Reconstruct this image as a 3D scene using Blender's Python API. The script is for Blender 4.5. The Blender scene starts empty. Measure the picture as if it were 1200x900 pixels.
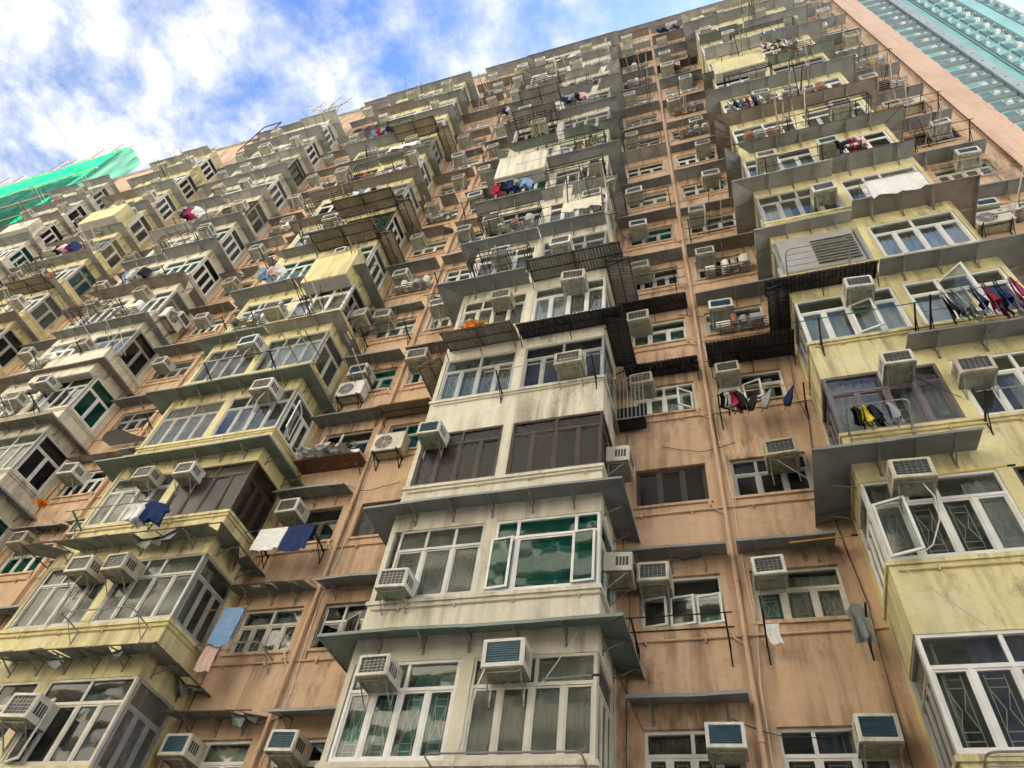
import bpy, math, random
from mathutils import Vector, Matrix
R = random.Random(7)
SC = bpy.context.scene
COL = SC.collection
rad = math.radians
# ------------------------------------------------------------------ camera, sky, sun, exposure
YAW, PITCH, ROLL, FPX = -0.423968, 0.881041, 0.177767, 828.64
EYE = Vector((0, 0, 1.6))
FW = Vector((math.sin(YAW)*math.cos(PITCH), math.cos(YAW)*math.cos(PITCH), math.sin(PITCH)))
RT0 = Vector((math.cos(YAW), -math.sin(YAW), 0)); UP0 = RT0.cross(FW)
RT = math.cos(ROLL)*RT0 + math.sin(ROLL)*UP0
UP = -math.sin(ROLL)*RT0 + math.cos(ROLL)*UP0
cd = bpy.data.cameras.new('camera'); cam = bpy.data.objects.new('camera', cd); COL.objects.link(cam)
M = Matrix((RT, UP, -FW)).transposed().to_4x4(); M.translation = EYE
cam.matrix_world = M
cd.sensor_width = 36; cd.lens = FPX/1200*36; cd.clip_start = 0.1; cd.clip_end = 3000
SC.camera = cam
SUN_EL, SUN_AZ = 56, 24          # degrees; azimuth from +Y (behind the block) towards +X
SKY_STRENGTH, SUN_STRENGTH, EXPOSURE = 0.15, 5.0, 3.42
w = bpy.data.worlds.new('World'); SC.world = w; w.use_nodes = True
nt = w.node_tree; nt.nodes.clear()
def N(nt, t, **kw):
    n = nt.nodes.new(t)
    for k, v in kw.items():
        if k.startswith('i_'):
            n.inputs[int(k[2:]) if k[2:].isdigit() else k[2:].replace('_', ' ')].default_value = v
        else: setattr(n, k, v)
    return n
def math_n(nt, op, a, b=None, clamp=False):
    n = nt.nodes.new('ShaderNodeMath'); n.operation = op; n.use_clamp = clamp
    for i, v in enumerate((a, b)):
        if v is None: continue
        if isinstance(v, (int, float)): n.inputs[i].default_value = v
        else: nt.links.new(v, n.inputs[i])
    return n.outputs[0]
def ramp(nt, fac, stops):
    n = nt.nodes.new('ShaderNodeValToRGB'); el = n.color_ramp.elements
    while len(el) < len(stops): el.new(0.5)
    for e, (p, c) in zip(el, stops): e.position = p; e.color = c if len(c) == 4 else (*c, 1)
    nt.links.new(fac, n.inputs[0]); return n.outputs[0]
def mixc(nt, fac, a, b, mode='MIX'):
    n = nt.nodes.new('ShaderNodeMix'); n.data_type = 'RGBA'; n.blend_type = mode
    for i, v in ((0, fac), (6, a), (7, b)):
        if isinstance(v, (int, float)): n.inputs[i].default_value = v
        elif isinstance(v, tuple): n.inputs[i].default_value = v if len(v) == 4 else (*v, 1)
        else: nt.links.new(v, n.inputs[i])
    return n.outputs[2]
sky = N(nt, 'ShaderNodeTexSky', sky_type='NISHITA', sun_disc=False, sun_elevation=rad(SUN_EL), sun_rotation=rad(SUN_AZ),
        air_density=1.0, dust_density=1.2, ozone_density=1.4)
tc = N(nt, 'ShaderNodeTexCoord'); sep = N(nt, 'ShaderNodeSeparateXYZ'); nt.links.new(tc.outputs['Generated'], sep.inputs[0])
zz = math_n(nt, 'MAXIMUM', sep.outputs[2], 0.08)
cmb = N(nt, 'ShaderNodeCombineXYZ')
nt.links.new(math_n(nt, 'ADD', math_n(nt, 'DIVIDE', sep.outputs[0], zz), 0.279), cmb.inputs[0]); nt.links.new(math_n(nt, 'ADD', math_n(nt, 'DIVIDE', sep.outputs[1], zz), 0.062), cmb.inputs[1])
cmb.inputs[2].default_value = 3.7
n1 = N(nt, 'ShaderNodeTexNoise', i_Scale=1.25, i_Detail=3.0, i_Roughness=0.5, i_Distortion=0.2)
n2 = N(nt, 'ShaderNodeTexNoise', i_Scale=11.0, i_Detail=12.0, i_Roughness=0.62, i_Distortion=0.1)
for n in (n1, n2): nt.links.new(cmb.outputs[0], n.inputs['Vector'])
cl = math_n(nt, 'ADD', math_n(nt, 'MULTIPLY', n1.outputs[0], 0.50), math_n(nt, 'MULTIPLY', n2.outputs[0], 0.50))
mask = ramp(nt, cl, [(0.405, (0, 0, 0)), (0.48, (.45, .45, .45)), (0.57, (1, 1, 1))])
shade = ramp(nt, n2.outputs[0], [(0.3, (0.40, 0.46, 0.54)), (0.66, (0.72, 0.735, 0.76))])
blue = mixc(nt, 1.0, sky.outputs[0], (0.095, 0.134, 0.195), 'MULTIPLY')
skyc = mixc(nt, mask, blue, shade)
bg = N(nt, 'ShaderNodeBackground', i_Strength=SKY_STRENGTH); nt.links.new(skyc, bg.inputs[0])
wo = N(nt, 'ShaderNodeOutputWorld'); nt.links.new(bg.outputs[0], wo.inputs[0])
sd = bpy.data.lights.new('sun', 'SUN'); sd.energy = SUN_STRENGTH; sd.angle = rad(0.5); sd.color = (1.0, 0.95, 0.87)
so = bpy.data.objects.new('sun', sd); COL.objects.link(so)
SDIR = Vector((math.sin(rad(SUN_AZ))*math.cos(rad(SUN_EL)), math.cos(rad(SUN_AZ))*math.cos(rad(SUN_EL)), math.sin(rad(SUN_EL))))
so.rotation_euler = SDIR.to_track_quat('Z', 'Y').to_euler(); so.location = (0, 0, 90)
vs = SC.view_settings; vs.view_transform = 'Standard'; vs.look = 'None'; vs.gamma = 1; vs.exposure = EXPOSURE; vs.use_curve_mapping = False
SC.cycles.max_bounces = 7; SC.cycles.diffuse_bounces = 4; SC.cycles.glossy_bounces = 3; SC.cycles.transparent_max_bounces = 12
SC.cycles.use_adaptive_sampling = True; SC.cycles.adaptive_threshold = 0.02
SC.cycles.caustics_reflective = False; SC.cycles.caustics_refractive = False

# ------------------------------------------------------------------ materials
MATS = {}
def newmat(name):
    m = bpy.data.materials.new(name); m.use_nodes = True; nt = m.node_tree; nt.nodes.clear()
    out = nt.nodes.new('ShaderNodeOutputMaterial'); b = nt.nodes.new('ShaderNodeBsdfPrincipled')
    nt.links.new(b.outputs[0], out.inputs[0]); MATS[name] = m
    return m, nt, b, out
def pos(nt, scale=(1, 1, 1)):
    g = nt.nodes.new('ShaderNodeNewGeometry'); mp = nt.nodes.new('ShaderNodeMapping'); mp.inputs['Scale'].default_value = scale
    nt.links.new(g.outputs['Position'], mp.inputs[0]); return mp.outputs[0]
def noise(nt, vec, scale, detail=4, rough=0.55):
    n = N(nt, 'ShaderNodeTexNoise', i_Scale=scale, i_Detail=detail, i_Roughness=rough); nt.links.new(vec, n.inputs['Vector']); return n.outputs[0]
def plain(name, col, rough=0.6, metal=0.0, var=0.12, nscale=6.0, spec=0.4, bump=0.0, rnd=0.0):
    m, nt, b, o = newmat(name)
    f = noise(nt, pos(nt), nscale, 5)
    lo = tuple(c*(1-var) for c in col); hi = tuple(min(1, c*(1+var)) for c in col)
    c = ramp(nt, f, [(0.3, lo), (0.7, hi)])
    if rnd:
        oi = nt.nodes.new('ShaderNodeObjectInfo')
        k = math_n(nt, 'ADD', math_n(nt, 'MULTIPLY', oi.outputs['Random'], 2*rnd), 1-rnd)
        cb = nt.nodes.new('ShaderNodeCombineColor')
        for i in range(3): nt.links.new(k, cb.inputs[i])
        c = mixc(nt, 1.0, c, cb.outputs[0], 'MULTIPLY')
    nt.links.new(c, b.inputs['Base Color'])
    b.inputs['Roughness'].default_value = rough; b.inputs['Metallic'].default_value = metal; b.inputs['Specular IOR Level'].default_value = spec
    if bump:
        bn = N(nt, 'ShaderNodeBump', i_Strength=bump, i_Distance=0.02); nt.links.new(f, bn.inputs['Height']); nt.links.new(bn.outputs[0], b.inputs['Normal'])
    return m
def painted(name, col, dirt=(0.16, 0.13, 0.09), amount=0.5, patch=None, warm=0.0):
    """old exterior paint: broad fading, fine mottling, vertical rain streaks, some patches of repaint"""
    m, nt, b, o = newmat(name)
    P = pos(nt)
    big = noise(nt, P, 0.55, 4); fine = noise(nt, P, 9, 6, 0.65)
    streak = noise(nt, pos(nt, (5.0, 5.0, 0.35)), 1.0, 6, 0.6)
    where = noise(nt, pos(nt, (0.45, 0.45, 0.5)), 1.0, 4, 0.55)
    c = ramp(nt, big, [(0.3, tuple(x*0.88 for x in col)), (0.7, tuple(min(1, x*1.06) for x in col))])
    c = mixc(nt, 0.30, c, ramp(nt, fine, [(0.35, tuple(x*0.72 for x in col)), (0.65, tuple(min(1, x*1.08) for x in col))]))
    if patch:
        pf = ramp(nt, noise(nt, pos(nt, (0.5, 0.5, 0.9)), 1.3, 5, 0.6), [(0.56, (0, 0, 0)), (0.60, (.55, .55, .55))])
        c = mixc(nt, pf, c, patch)
    sm = math_n(nt, 'MULTIPLY', ramp(nt, streak, [(0.44, (0, 0, 0)), (0.66, (1, 1, 1))]), ramp(nt, where, [(0.40, (.12, .12, .12)), (0.66, (1, 1, 1))]))
    c = mixc(nt, math_n(nt, 'MULTIPLY', sm, amount), c, dirt)
    mold = math_n(nt, 'MULTIPLY', ramp(nt, noise(nt, pos(nt, (3.2, 3.2, 1.1)), 1.0, 9, 0.72), [(0.50, (0, 0, 0)), (0.68, (1, 1, 1))]), ramp(nt, noise(nt, pos(nt, (.28, .28, .42)), 1.0, 3), [(0.47, (0, 0, 0)), (0.62, (1, 1, 1))]))
    c = mixc(nt, math_n(nt, 'MULTIPLY', mold, amount*1.1, True), c, tuple(d*0.7 for d in dirt))
    nt.links.new(c, b.inputs['Base Color'])
    b.inputs['Roughness'].default_value = 0.75; b.inputs['Specular IOR Level'].default_value = 0.25
    bn = N(nt, 'ShaderNodeBump', i_Strength=0.35, i_Distance=0.012); nt.links.new(fine, bn.inputs['Height']); nt.links.new(bn.outputs[0], b.inputs['Normal'])
    return m
painted('pink_paint', (0.61, 0.42, 0.275), dirt=(0.15, 0.095, 0.055), amount=0.8, patch=(0.64, 0.47, 0.335))
painted('cream_paint', (0.70, 0.66, 0.54), dirt=(0.14, 0.115, 0.075), amount=0.75, patch=(0.62, 0.59, 0.50))
painted('yellow_paint', (0.71, 0.635, 0.345), dirt=(0.13, 0.105, 0.06), amount=0.8, patch=(0.70, 0.645, 0.43))
painted('end_paint', (0.68, 0.48, 0.35), dirt=(0.3, 0.18, 0.12), amount=0.3)
def canopy_mat(name, col, amount):
    m, nt, b, o = newmat(name)
    f = noise(nt, pos(nt), 1.6, 6, 0.6); g = noise(nt, pos(nt, (3, 3, 3)), 3.0, 6, 0.7)
    c = ramp(nt, f, [(0.3, tuple(x*0.75 for x in col)), (0.7, tuple(x*1.2 for x in col))])
    c = mixc(nt, math_n(nt, 'MULTIPLY', ramp(nt, g, [(0.55, (0, 0, 0)), (0.75, (1, 1, 1))]), amount), c, (0.13, 0.085, 0.05))
    nt.links.new(c, b.inputs['Base Color']); b.inputs['Roughness'].default_value = 0.55; b.inputs['Metallic'].default_value = 0.1
canopy_mat('canopy_sheet', (0.235, 0.25, 0.255), 0.14)
canopy_mat('canopy_green', (0.185, 0.235, 0.205), 0.2)
canopy_mat('canopy_torn', (0.215, 0.24, 0.22), 0.7)
canopy_mat('corrugated_black', (0.06, 0.058, 0.056), 0.35)
canopy_mat('canopy_pale', (0.36, 0.365, 0.35), 0.3)
canopy_mat('canopy_rusty', (0.235, 0.21, 0.185), 0.65)
canopy_mat('corrugated_grey', (0.30, 0.285, 0.26), 0.5)
canopy_mat('corrugated_tan', (0.30, 0.26, 0.18), 0.7)
plain('bracket_steel', (0.23, 0.225, 0.205), 0.6, 0.2, 0.2)
plain('frame_white', (0.70, 0.70, 0.68), 0.4, 0, 0.12, 3, rnd=0.1)
plain('frame_cream', (0.56, 0.54, 0.47), 0.5, 0, 0.15, 3, rnd=0.1)
plain('frame_grey', (0.38, 0.385, 0.37), 0.4, 0.3, 0.15, 3, rnd=0.15)
plain('frame_brown', (0.055, 0.038, 0.028), 0.5, 0, 0.3, 4)
plain('frame_purple', (0.17, 0.145, 0.16), 0.5, 0, 0.2, 4)
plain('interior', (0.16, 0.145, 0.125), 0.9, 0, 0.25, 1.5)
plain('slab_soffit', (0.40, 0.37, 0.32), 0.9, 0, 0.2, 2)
plain('pipe_pink', (0.58, 0.40, 0.26), 0.55, 0, 0.12, 5)
plain('pipe_cream', (0.52, 0.48, 0.37), 0.55, 0, 0.12, 5)
plain('pipe_yellow', (0.58, 0.47, 0.23), 0.55, 0, 0.15, 5)
def grubby(name, col, rust, amt):
    m, nt, b, o = newmat(name)
    oi = nt.nodes.new('ShaderNodeObjectInfo'); va = nt.nodes.new('ShaderNodeVectorMath'); va.operation = 'ADD'
    cv = nt.nodes.new('ShaderNodeCombineXYZ'); nt.links.new(math_n(nt, 'MULTIPLY', oi.outputs['Random'], 50), cv.inputs[0])
    nt.links.new(pos(nt, (4, 4, 1.2)), va.inputs[0]); nt.links.new(cv.outputs[0], va.inputs[1])
    f = noise(nt, va.outputs[0], 1.6, 8, .68)
    yel = mixc(nt, oi.outputs['Random'], col, tuple(c*k for c, k in zip(col, (.86, .80, .66))))
    c = mixc(nt, math_n(nt, 'MULTIPLY', ramp(nt, f, [(.46, (0, 0, 0)), (.70, (1, 1, 1))]), amt), yel, rust)
    nt.links.new(c, b.inputs['Base Color']); b.inputs['Roughness'].default_value = .5
grubby('ac_white', (0.70, 0.70, 0.675), (.25, .19, .12), .55); grubby('ac_beige', (0.54, 0.51, 0.42), (.20, .13, .075), .75); grubby('ac_base', (0.40, 0.42, 0.35), (.13, .10, .06), .8)
plain('ac_dark', (0.06, 0.065, 0.07), 0.5, 0, 0.2, 9)
plain('ac_blue', (0.06, 0.13, 0.18), 0.35, 0, 0.2, 9)
plain('steel_black', (0.022, 0.02, 0.019), 0.6, 0.3, 0.2, 8)
plain('steel_grey', (0.33, 0.33, 0.31), 0.45, 0.6, 0.2, 8)
plain('steel_rust', (0.14, 0.07, 0.04), 0.8, 0.2, 0.35, 8)
plain('hose_white', (0.6, 0.58, 0.52), 0.6)
plain('cable_black', (0.03, 0.03, 0.03), 0.6)
plain('bamboo', (0.42, 0.33, 0.17), 0.6, 0, 0.25, 8)
plain('pole_green', (0.05, 0.17, 0.14), 0.5)
plain('pole_yellow', (0.6, 0.37, 0.06), 0.5)
plain('grille_white', (0.55, 0.56, 0.53), 0.5)
plain('leaf_green', (0.07, 0.13, 0.035), 0.5, 0, 0.4, 12)
plain('terracotta', (0.30, 0.12, 0.06), 0.8)
plain('concrete', (0.32, 0.31, 0.29), 0.85, 0, 0.15, 0.8, bump=0.2)
plain('roof_grey', (0.27, 0.265, 0.25), 0.85, 0, 0.2, 1.2)
plain('panel_grey', (0.35, 0.345, 0.33), 0.6, 0.1, 0.1, 2)
plain('paver', (0.27, 0.26, 0.24), 0.85, 0, 0.2, 1.5)
for n, c in dict(cloth_white=(.74, .74, .72), cloth_navy=(.02, .035, .11), cloth_blue=(.20, .33, .52), cloth_black=(.02, .02, .022), cloth_red=(.45, .03, .06),
                 cloth_magenta=(.42, .08, .2), cloth_grey=(.3, .32, .33), cloth_orange=(.75, .22, .02), cloth_yellow=(.75, .62, .06), cloth_cream=(.68, .65, .52),
                 cloth_pink=(.62, .42, .38), cloth_teal=(.05, .25, .24), cloth_silver=(.55, .55, .54)).items():
    plain(n, c, 0.85, 0, 0.12, 10, spec=0.15)
def curtain_mat(name, a, b2, scale=9.0):
    m, nt, b, o = newmat(name)
    f = noise(nt, pos(nt, (14, 14, 0.6)), 1.0, 3); g = noise(nt, pos(nt), scale, 4)
    c = mixc(nt, 0.4, ramp(nt, f, [(0.3, a), (0.7, b2)]), ramp(nt, g, [(0.4, a), (0.62, b2)]))
    oi = nt.nodes.new('ShaderNodeObjectInfo'); k = math_n(nt, 'ADD', math_n(nt, 'MULTIPLY', oi.outputs['Random'], 0.6), 0.7)
    cb = nt.nodes.new('ShaderNodeCombineColor'); [nt.links.new(k, cb.inputs[i]) for i in range(3)]
    nt.links.new(mixc(nt, 1.0, c, cb.outputs[0], 'MULTIPLY'), b.inputs['Base Color']); b.inputs['Roughness'].default_value = 0.9
curtain_mat('curtain_beige', (.32, .28, .22), (.46, .42, .34)); curtain_mat('curtain_grey', (.27, .27, .25), (.38, .38, .35))
curtain_mat('curtain_teal', (.03, .16, .15), (.06, .26, .23)); curtain_mat('curtain_white', (.58, .58, .58), (.72, .72, .72))
curtain_mat('curtain_lilac', (.36, .34, .40), (.52, .50, .55)); curtain_mat('curtain_navy', (.03, .045, .13), (.07, .09, .22))
curtain_mat('curtain_green', (.05, .20, .13), (.08, .3, .2)); curtain_mat('curtain_brown', (.08, .06, .045), (.30, .24, .18))
curtain_mat('curtain_blue', (.25, .35, .6), (.6, .66, .8)); curtain_mat('curtain_floral', (.05, .2, .26), (.42, .5, .48), 40)
def glass(name, tint, base=0.05, rough=0.02, dirt=0.05, dcol=(.34, .34, .31), refl=1.0):
    m = bpy.data.materials.new(name); m.use_nodes = True; nt = m.node_tree; nt.nodes.clear(); MATS[name] = m
    o = nt.nodes.new('ShaderNodeOutputMaterial')
    lw = N(nt, 'ShaderNodeLayerWeight', i_Blend=0.5)
    f = math_n(nt, 'ADD', math_n(nt, 'MULTIPLY', math_n(nt, 'POWER', lw.outputs['Facing'], 3.3), (0.85-base)*refl), base*.5*refl)
    tr = N(nt, 'ShaderNodeBsdfTransparent'); tr.inputs[0].default_value = (*tint, 1)
    gl = N(nt, 'ShaderNodeBsdfGlossy', i_Roughness=rough); gl.inputs[0].default_value = (.9, .93, .93, 1)
    wob = noise(nt, pos(nt, (1, 1, 1)), 1.3, 2); bn = N(nt, 'ShaderNodeBump', i_Strength=0.06, i_Distance=0.05); nt.links.new(wob, bn.inputs['Height']); nt.links.new(bn.outputs[0], gl.inputs['Normal'])
    mx = nt.nodes.new('ShaderNodeMixShader'); nt.links.new(f, mx.inputs[0]); nt.links.new(tr.outputs[0], mx.inputs[1]); nt.links.new(gl.outputs[0], mx.inputs[2])
    df = N(nt, 'ShaderNodeBsdfDiffuse'); df.inputs[0].default_value = (*dcol, 1)
    d = math_n(nt, 'MULTIPLY', ramp(nt, noise(nt, pos(nt, (2, 2, .8)), 2.5, 6, .65), [(0.35, (.35, .35, .35)), (0.7, (1, 1, 1))]), dirt)
    m2 = nt.nodes.new('ShaderNodeMixShader'); nt.links.new(d, m2.inputs[0]); nt.links.new(mx.outputs[0], m2.inputs[1]); nt.links.new(df.outputs[0], m2.inputs[2])
    nt.links.new(m2.outputs[0], o.inputs[0])
glass('glass_clear', (.80, .84, .82)); glass('glass_teal', (.14, .46, .38), 0.05, 0.02, 0.42, (.015, .13, .10)); glass('glass_dark', (.30, .33, .35), 0.06, 0.02, 0.06, refl=.6)
glass('glass_dusty', (.62, .66, .62), 0.05, 0.06, 0.2, refl=.55); glass('glass_frost', (.45, .52, .50), 0.06, 0.15, 0.45)
glass('glass_murky', (.22, .18, .14), 0.03, 0.3, 0.3, (.09, .07, .05))

# ------------------------------------------------------------------ mesh helpers
class MB:
    def __init__(s): s.v = []; s.f = []; s.m = []; s.mats = []; s.smooth = False
    def mi(s, m):
        if m not in s.mats: s.mats.append(m)
        return s.mats.index(m)
    def add(s, vs, fs, m):
        o = len(s.v); s.v += [tuple(p) for p in vs]; i = s.mi(m)
        for f in fs: s.f.append(tuple(a+o for a in f)); s.m.append(i)
    def box(s, x0, x1, y0, y1, z0, z1, m):
        s.add([(x0,y0,z0),(x1,y0,z0),(x1,y1,z0),(x0,y1,z0),(x0,y0,z1),(x1,y0,z1),(x1,y1,z1),(x0,y1,z1)],
              [(3,2,1,0),(4,5,6,7),(0,1,5,4),(1,2,6,5),(2,3,7,6),(3,0,4,7)], m)
    def bar(s, a, b, r, m, n=4, r2=None):
        a = Vector(a); b = Vector(b); d = (b-a)
        if d.length < 1e-6: return
        d.normalize(); u = d.cross(Vector((0,0,1)) if abs(d.z) < .9 else Vector((1,0,0))).normalized(); v = d.cross(u)
        r2 = r if r2 is None else r2
        ph = math.pi/4 if n == 4 else 0
        vs = [a+(u*math.cos(ph+2*math.pi*i/n)+v*math.sin(ph+2*math.pi*i/n))*r for i in range(n)] + [b+(u*math.cos(ph+2*math.pi*i/n)+v*math.sin(ph+2*math.pi*i/n))*r2 for i in range(n)]
        s.add(vs, [(i, (i+1) % n, n+(i+1) % n, n+i) for i in range(n)] + [tuple(range(n-1, -1, -1)), tuple(range(n, 2*n))], m)
    def tube(s, pts, r, m, n=6):
        for a, b in zip(pts, pts[1:]): s.bar(a, b, r, m, n)
    def merge(s, o, mat=Matrix.Identity(4)):
        k = len(s.v); s.v += [tuple(mat @ Vector(p)) for p in o.v]
        for f, m in zip(o.f, o.m): s.f.append(tuple(a+k for a in f)); s.m.append(s.mi(o.mats[m]))
    def mesh(s, name):
        me = bpy.data.meshes.new(name); me.from_pydata(s.v, [], s.f)
        for m in s.mats: me.materials.append(MATS[m])
        me.polygons.foreach_set('material_index', s.m)
        if s.smooth: me.polygons.foreach_set('use_smooth', [True]*len(s.f))
        me.update(); return me
def obj(name, mb, parent=None, loc=(0, 0, 0), rz=0.0):
    me = mb.mesh(name) if isinstance(mb, MB) else mb
    o = bpy.data.objects.new(name, me); COL.objects.link(o); o.parent = parent; o.location = loc; o.rotation_euler = (0, 0, rz)
    return o
def empty(name, loc, label=None, cat=None, group=None, rz=0):
    o = bpy.data.objects.new(name, None); COL.objects.link(o); o.location = loc; o.rotation_euler = (0, 0, rz); o.empty_display_size = 0.2
    if label: tag(o, label, cat, group)
    return o
LABELS = set()
def tag(o, label, cat, group=None):
    n = len(label.split())
    if label in LABELS or not 4 <= n <= 16: print('BADLABEL', n, label)
    LABELS.add(label)
    o['label'] = label; o['category'] = cat
    if group: o['group'] = group
def px(p):
    q = Vector(p)-EYE; d = q.dot(FW)
    if d < .1: return (-9999, -9999)
    return (600+FPX*q.dot(RT)/d, 450-FPX*q.dot(UP)/d)
def inview(p, m=130):
    a = px(p); return -m < a[0] < 1200+m and -m < a[1] < 900+m
ORD = ['first', 'second', 'third', 'fourth', 'fifth', 'sixth', 'seventh', 'eighth', 'ninth', 'tenth', 'eleventh', 'twelfth', 'thirteenth', 'fourteenth', 'fifteenth', 'sixteenth']

# ------------------------------------------------------------------ layout of the block
D, B, H, Z0 = 10.91, 9.55, 2.75, 5.85      # wall plane, bay front plane, storey height, first sill
NB, NP = 14, 16                             # window rows on bays / on the pink strips
def S(k): return Z0 + H*k
BAYS = {'rb': (2.13, 6.33, 'yellow_paint', 'yellow bay at right'), 'cb': (-6.30, -2.14, 'cream_paint', 'white centre bay'),
        'yb': (-14.85, -10.57, 'yellow_paint', 'yellow bay left of centre'), 'wb': (-23.42, -19.30, 'cream_paint', 'white bay at left'),
        'yc': (-31.95, -27.85, 'yellow_paint', 'far left yellow bay'), 'wc': (-40.4, -36.2, 'cream_paint', 'farthest left white bay')}
GAPS = {'p0': (-2.14, 2.13, 'pink strip right of centre'), 'p1': (-10.57, -6.30, 'pink strip left of centre'), 'p2': (-19.30, -14.85, 'pink strip beside left white bay'),
        'p3': (-27.85, -23.42, 'pink strip between far left bays'), 'p4': (-36.2, -31.95, 'farthest left pink strip'), 'pr': (6.33, 10.25, 'pink end strip at right')}
BWIN, PWIN = 1.55, 1.02
ZTOP = S(15)+2.55                           # roof edge of the main wall
ground = MB(); ground.box(-260, 260, -260, 300, -0.3, 0, 'paver')
g = obj('ground', ground); g['kind'] = 'structure'

block = empty('apartment_block', (0, D, 0), 'crowded old apartment block with cream, yellow and pink bays and strips', 'building')
def part(name, mb, loc=(0, 0, 0), rz=0.0, parent=None):
    p = parent or block
    l = Vector(loc) - (Vector((0, D, 0)) if p is block else Vector((0, 0, 0)))
    return obj(name, mb, p, l, rz)

def gapwins(g):
    x0, x1, _ = GAPS[g]
    if g == 'pr': return [(7.38, 8.85)]
    return [(x0+.42, x0+1.86), (x1-1.91, x1-.45)]
def pipe_x(g): return GAPS[g][0]+2.12 if g != 'pr' else 9.32

# ---- main pink wall, with window openings and reveals
for g, (x0, x1, nm) in GAPS.items():
    mb = MB(); th = .22
    wins = gapwins(g)
    top = ZTOP
    e0 = x0-.05 if g != 'pr' else x0-.05
    mb.box(e0, x1+(.05 if g != 'pr' else 0), D, D+th, 0, S(0), 'pink_paint')
    for k in range(NP):
        z = S(k); zt = z+PWIN; zn = S(k+1) if k < NP-1 else top
        xs = [e0] + [a for wv in wins for a in wv] + [x1+(.05 if g != 'pr' else 0)]
        for i in range(0, len(xs), 2): mb.box(xs[i], xs[i+1], D, D+th, z, zt, 'pink_paint')
        mb.box(e0, xs[-1], D, D+th, zt, zn, 'pink_paint')
        for a, b in wins:
            mb.box(a-.06, b+.06, D-.045, D-.001, z-.07, z-.01, 'pink_paint')        # sill
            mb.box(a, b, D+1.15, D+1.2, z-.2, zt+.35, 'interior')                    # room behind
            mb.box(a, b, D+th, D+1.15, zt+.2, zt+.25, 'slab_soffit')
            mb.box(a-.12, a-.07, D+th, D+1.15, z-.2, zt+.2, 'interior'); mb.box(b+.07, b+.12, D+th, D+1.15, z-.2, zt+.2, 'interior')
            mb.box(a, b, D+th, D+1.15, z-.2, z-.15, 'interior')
    if g == 'pr':
        mb.box(10.05, 10.25, D+th, D+16, 0, top, 'end_paint')
        mb.box(9.36, 10.252, D-.06, D-.003, 0, top, 'end_paint')
    part('wall', mb)
rf = MB(); rf.box(-41, 10.25, D-.12, D+16, ZTOP, ZTOP+.25, 'roof_grey'); part('roof_slab', rf)
bw = MB(); bw.box(-41, -40.8, D+.2, D+16, 0, ZTOP-.01, 'pink_paint'); bw.box(-41, 10.2, D+15.8, D+16, 0, ZTOP-.01, 'pink_paint')
for n in BAYS:
    a, b = BAYS[n][:2]; bw.box(a+.05, b-.05, D+.02, D+.2, S(NB-1)+2, ZTOP-.005, 'pink_paint')
part('rear_wall', bw)

# ---- bays: one part per storey
for n, (x0, x1, mat, nm) in BAYS.items():
    xm = (x0+x1)/2
    mb = MB(); mb.box(x0, x1, B, D+.1, 0, S(0)-1.2, mat)
    part('bay', mb)
    for k in range(NB+1):
        z = S(k); mb = MB()
        zt = z if k < NB else z-.35
        mb.box(x0, x1, B, D+.1, z-1.2, zt, mat)
        if k < NB:
            mb.box(x0-.035, x1+.035, B-.035, D-.002, z-.10, z-.025, mat)                      # sill ledge round the bay
            mb.box(xm-.11, xm+.11, B, B+.14, z, z+BWIN, mat)
            mb.box(x0, x0+.12, D-.2, D+.1, z, z+BWIN, mat); mb.box(x1-.12, x1, D-.2, D+.1, z, z+BWIN, mat)
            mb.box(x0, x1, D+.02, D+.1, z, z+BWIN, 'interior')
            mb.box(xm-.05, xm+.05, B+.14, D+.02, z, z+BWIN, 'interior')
            if n != 'rb': mb.box(x0, x0+.1, B, D-.2, z, z+BWIN, mat)
            else: mb.box(x1-.1, x1, B, D-.2, z, z+BWIN, mat)
        part('bay', mb)

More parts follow.
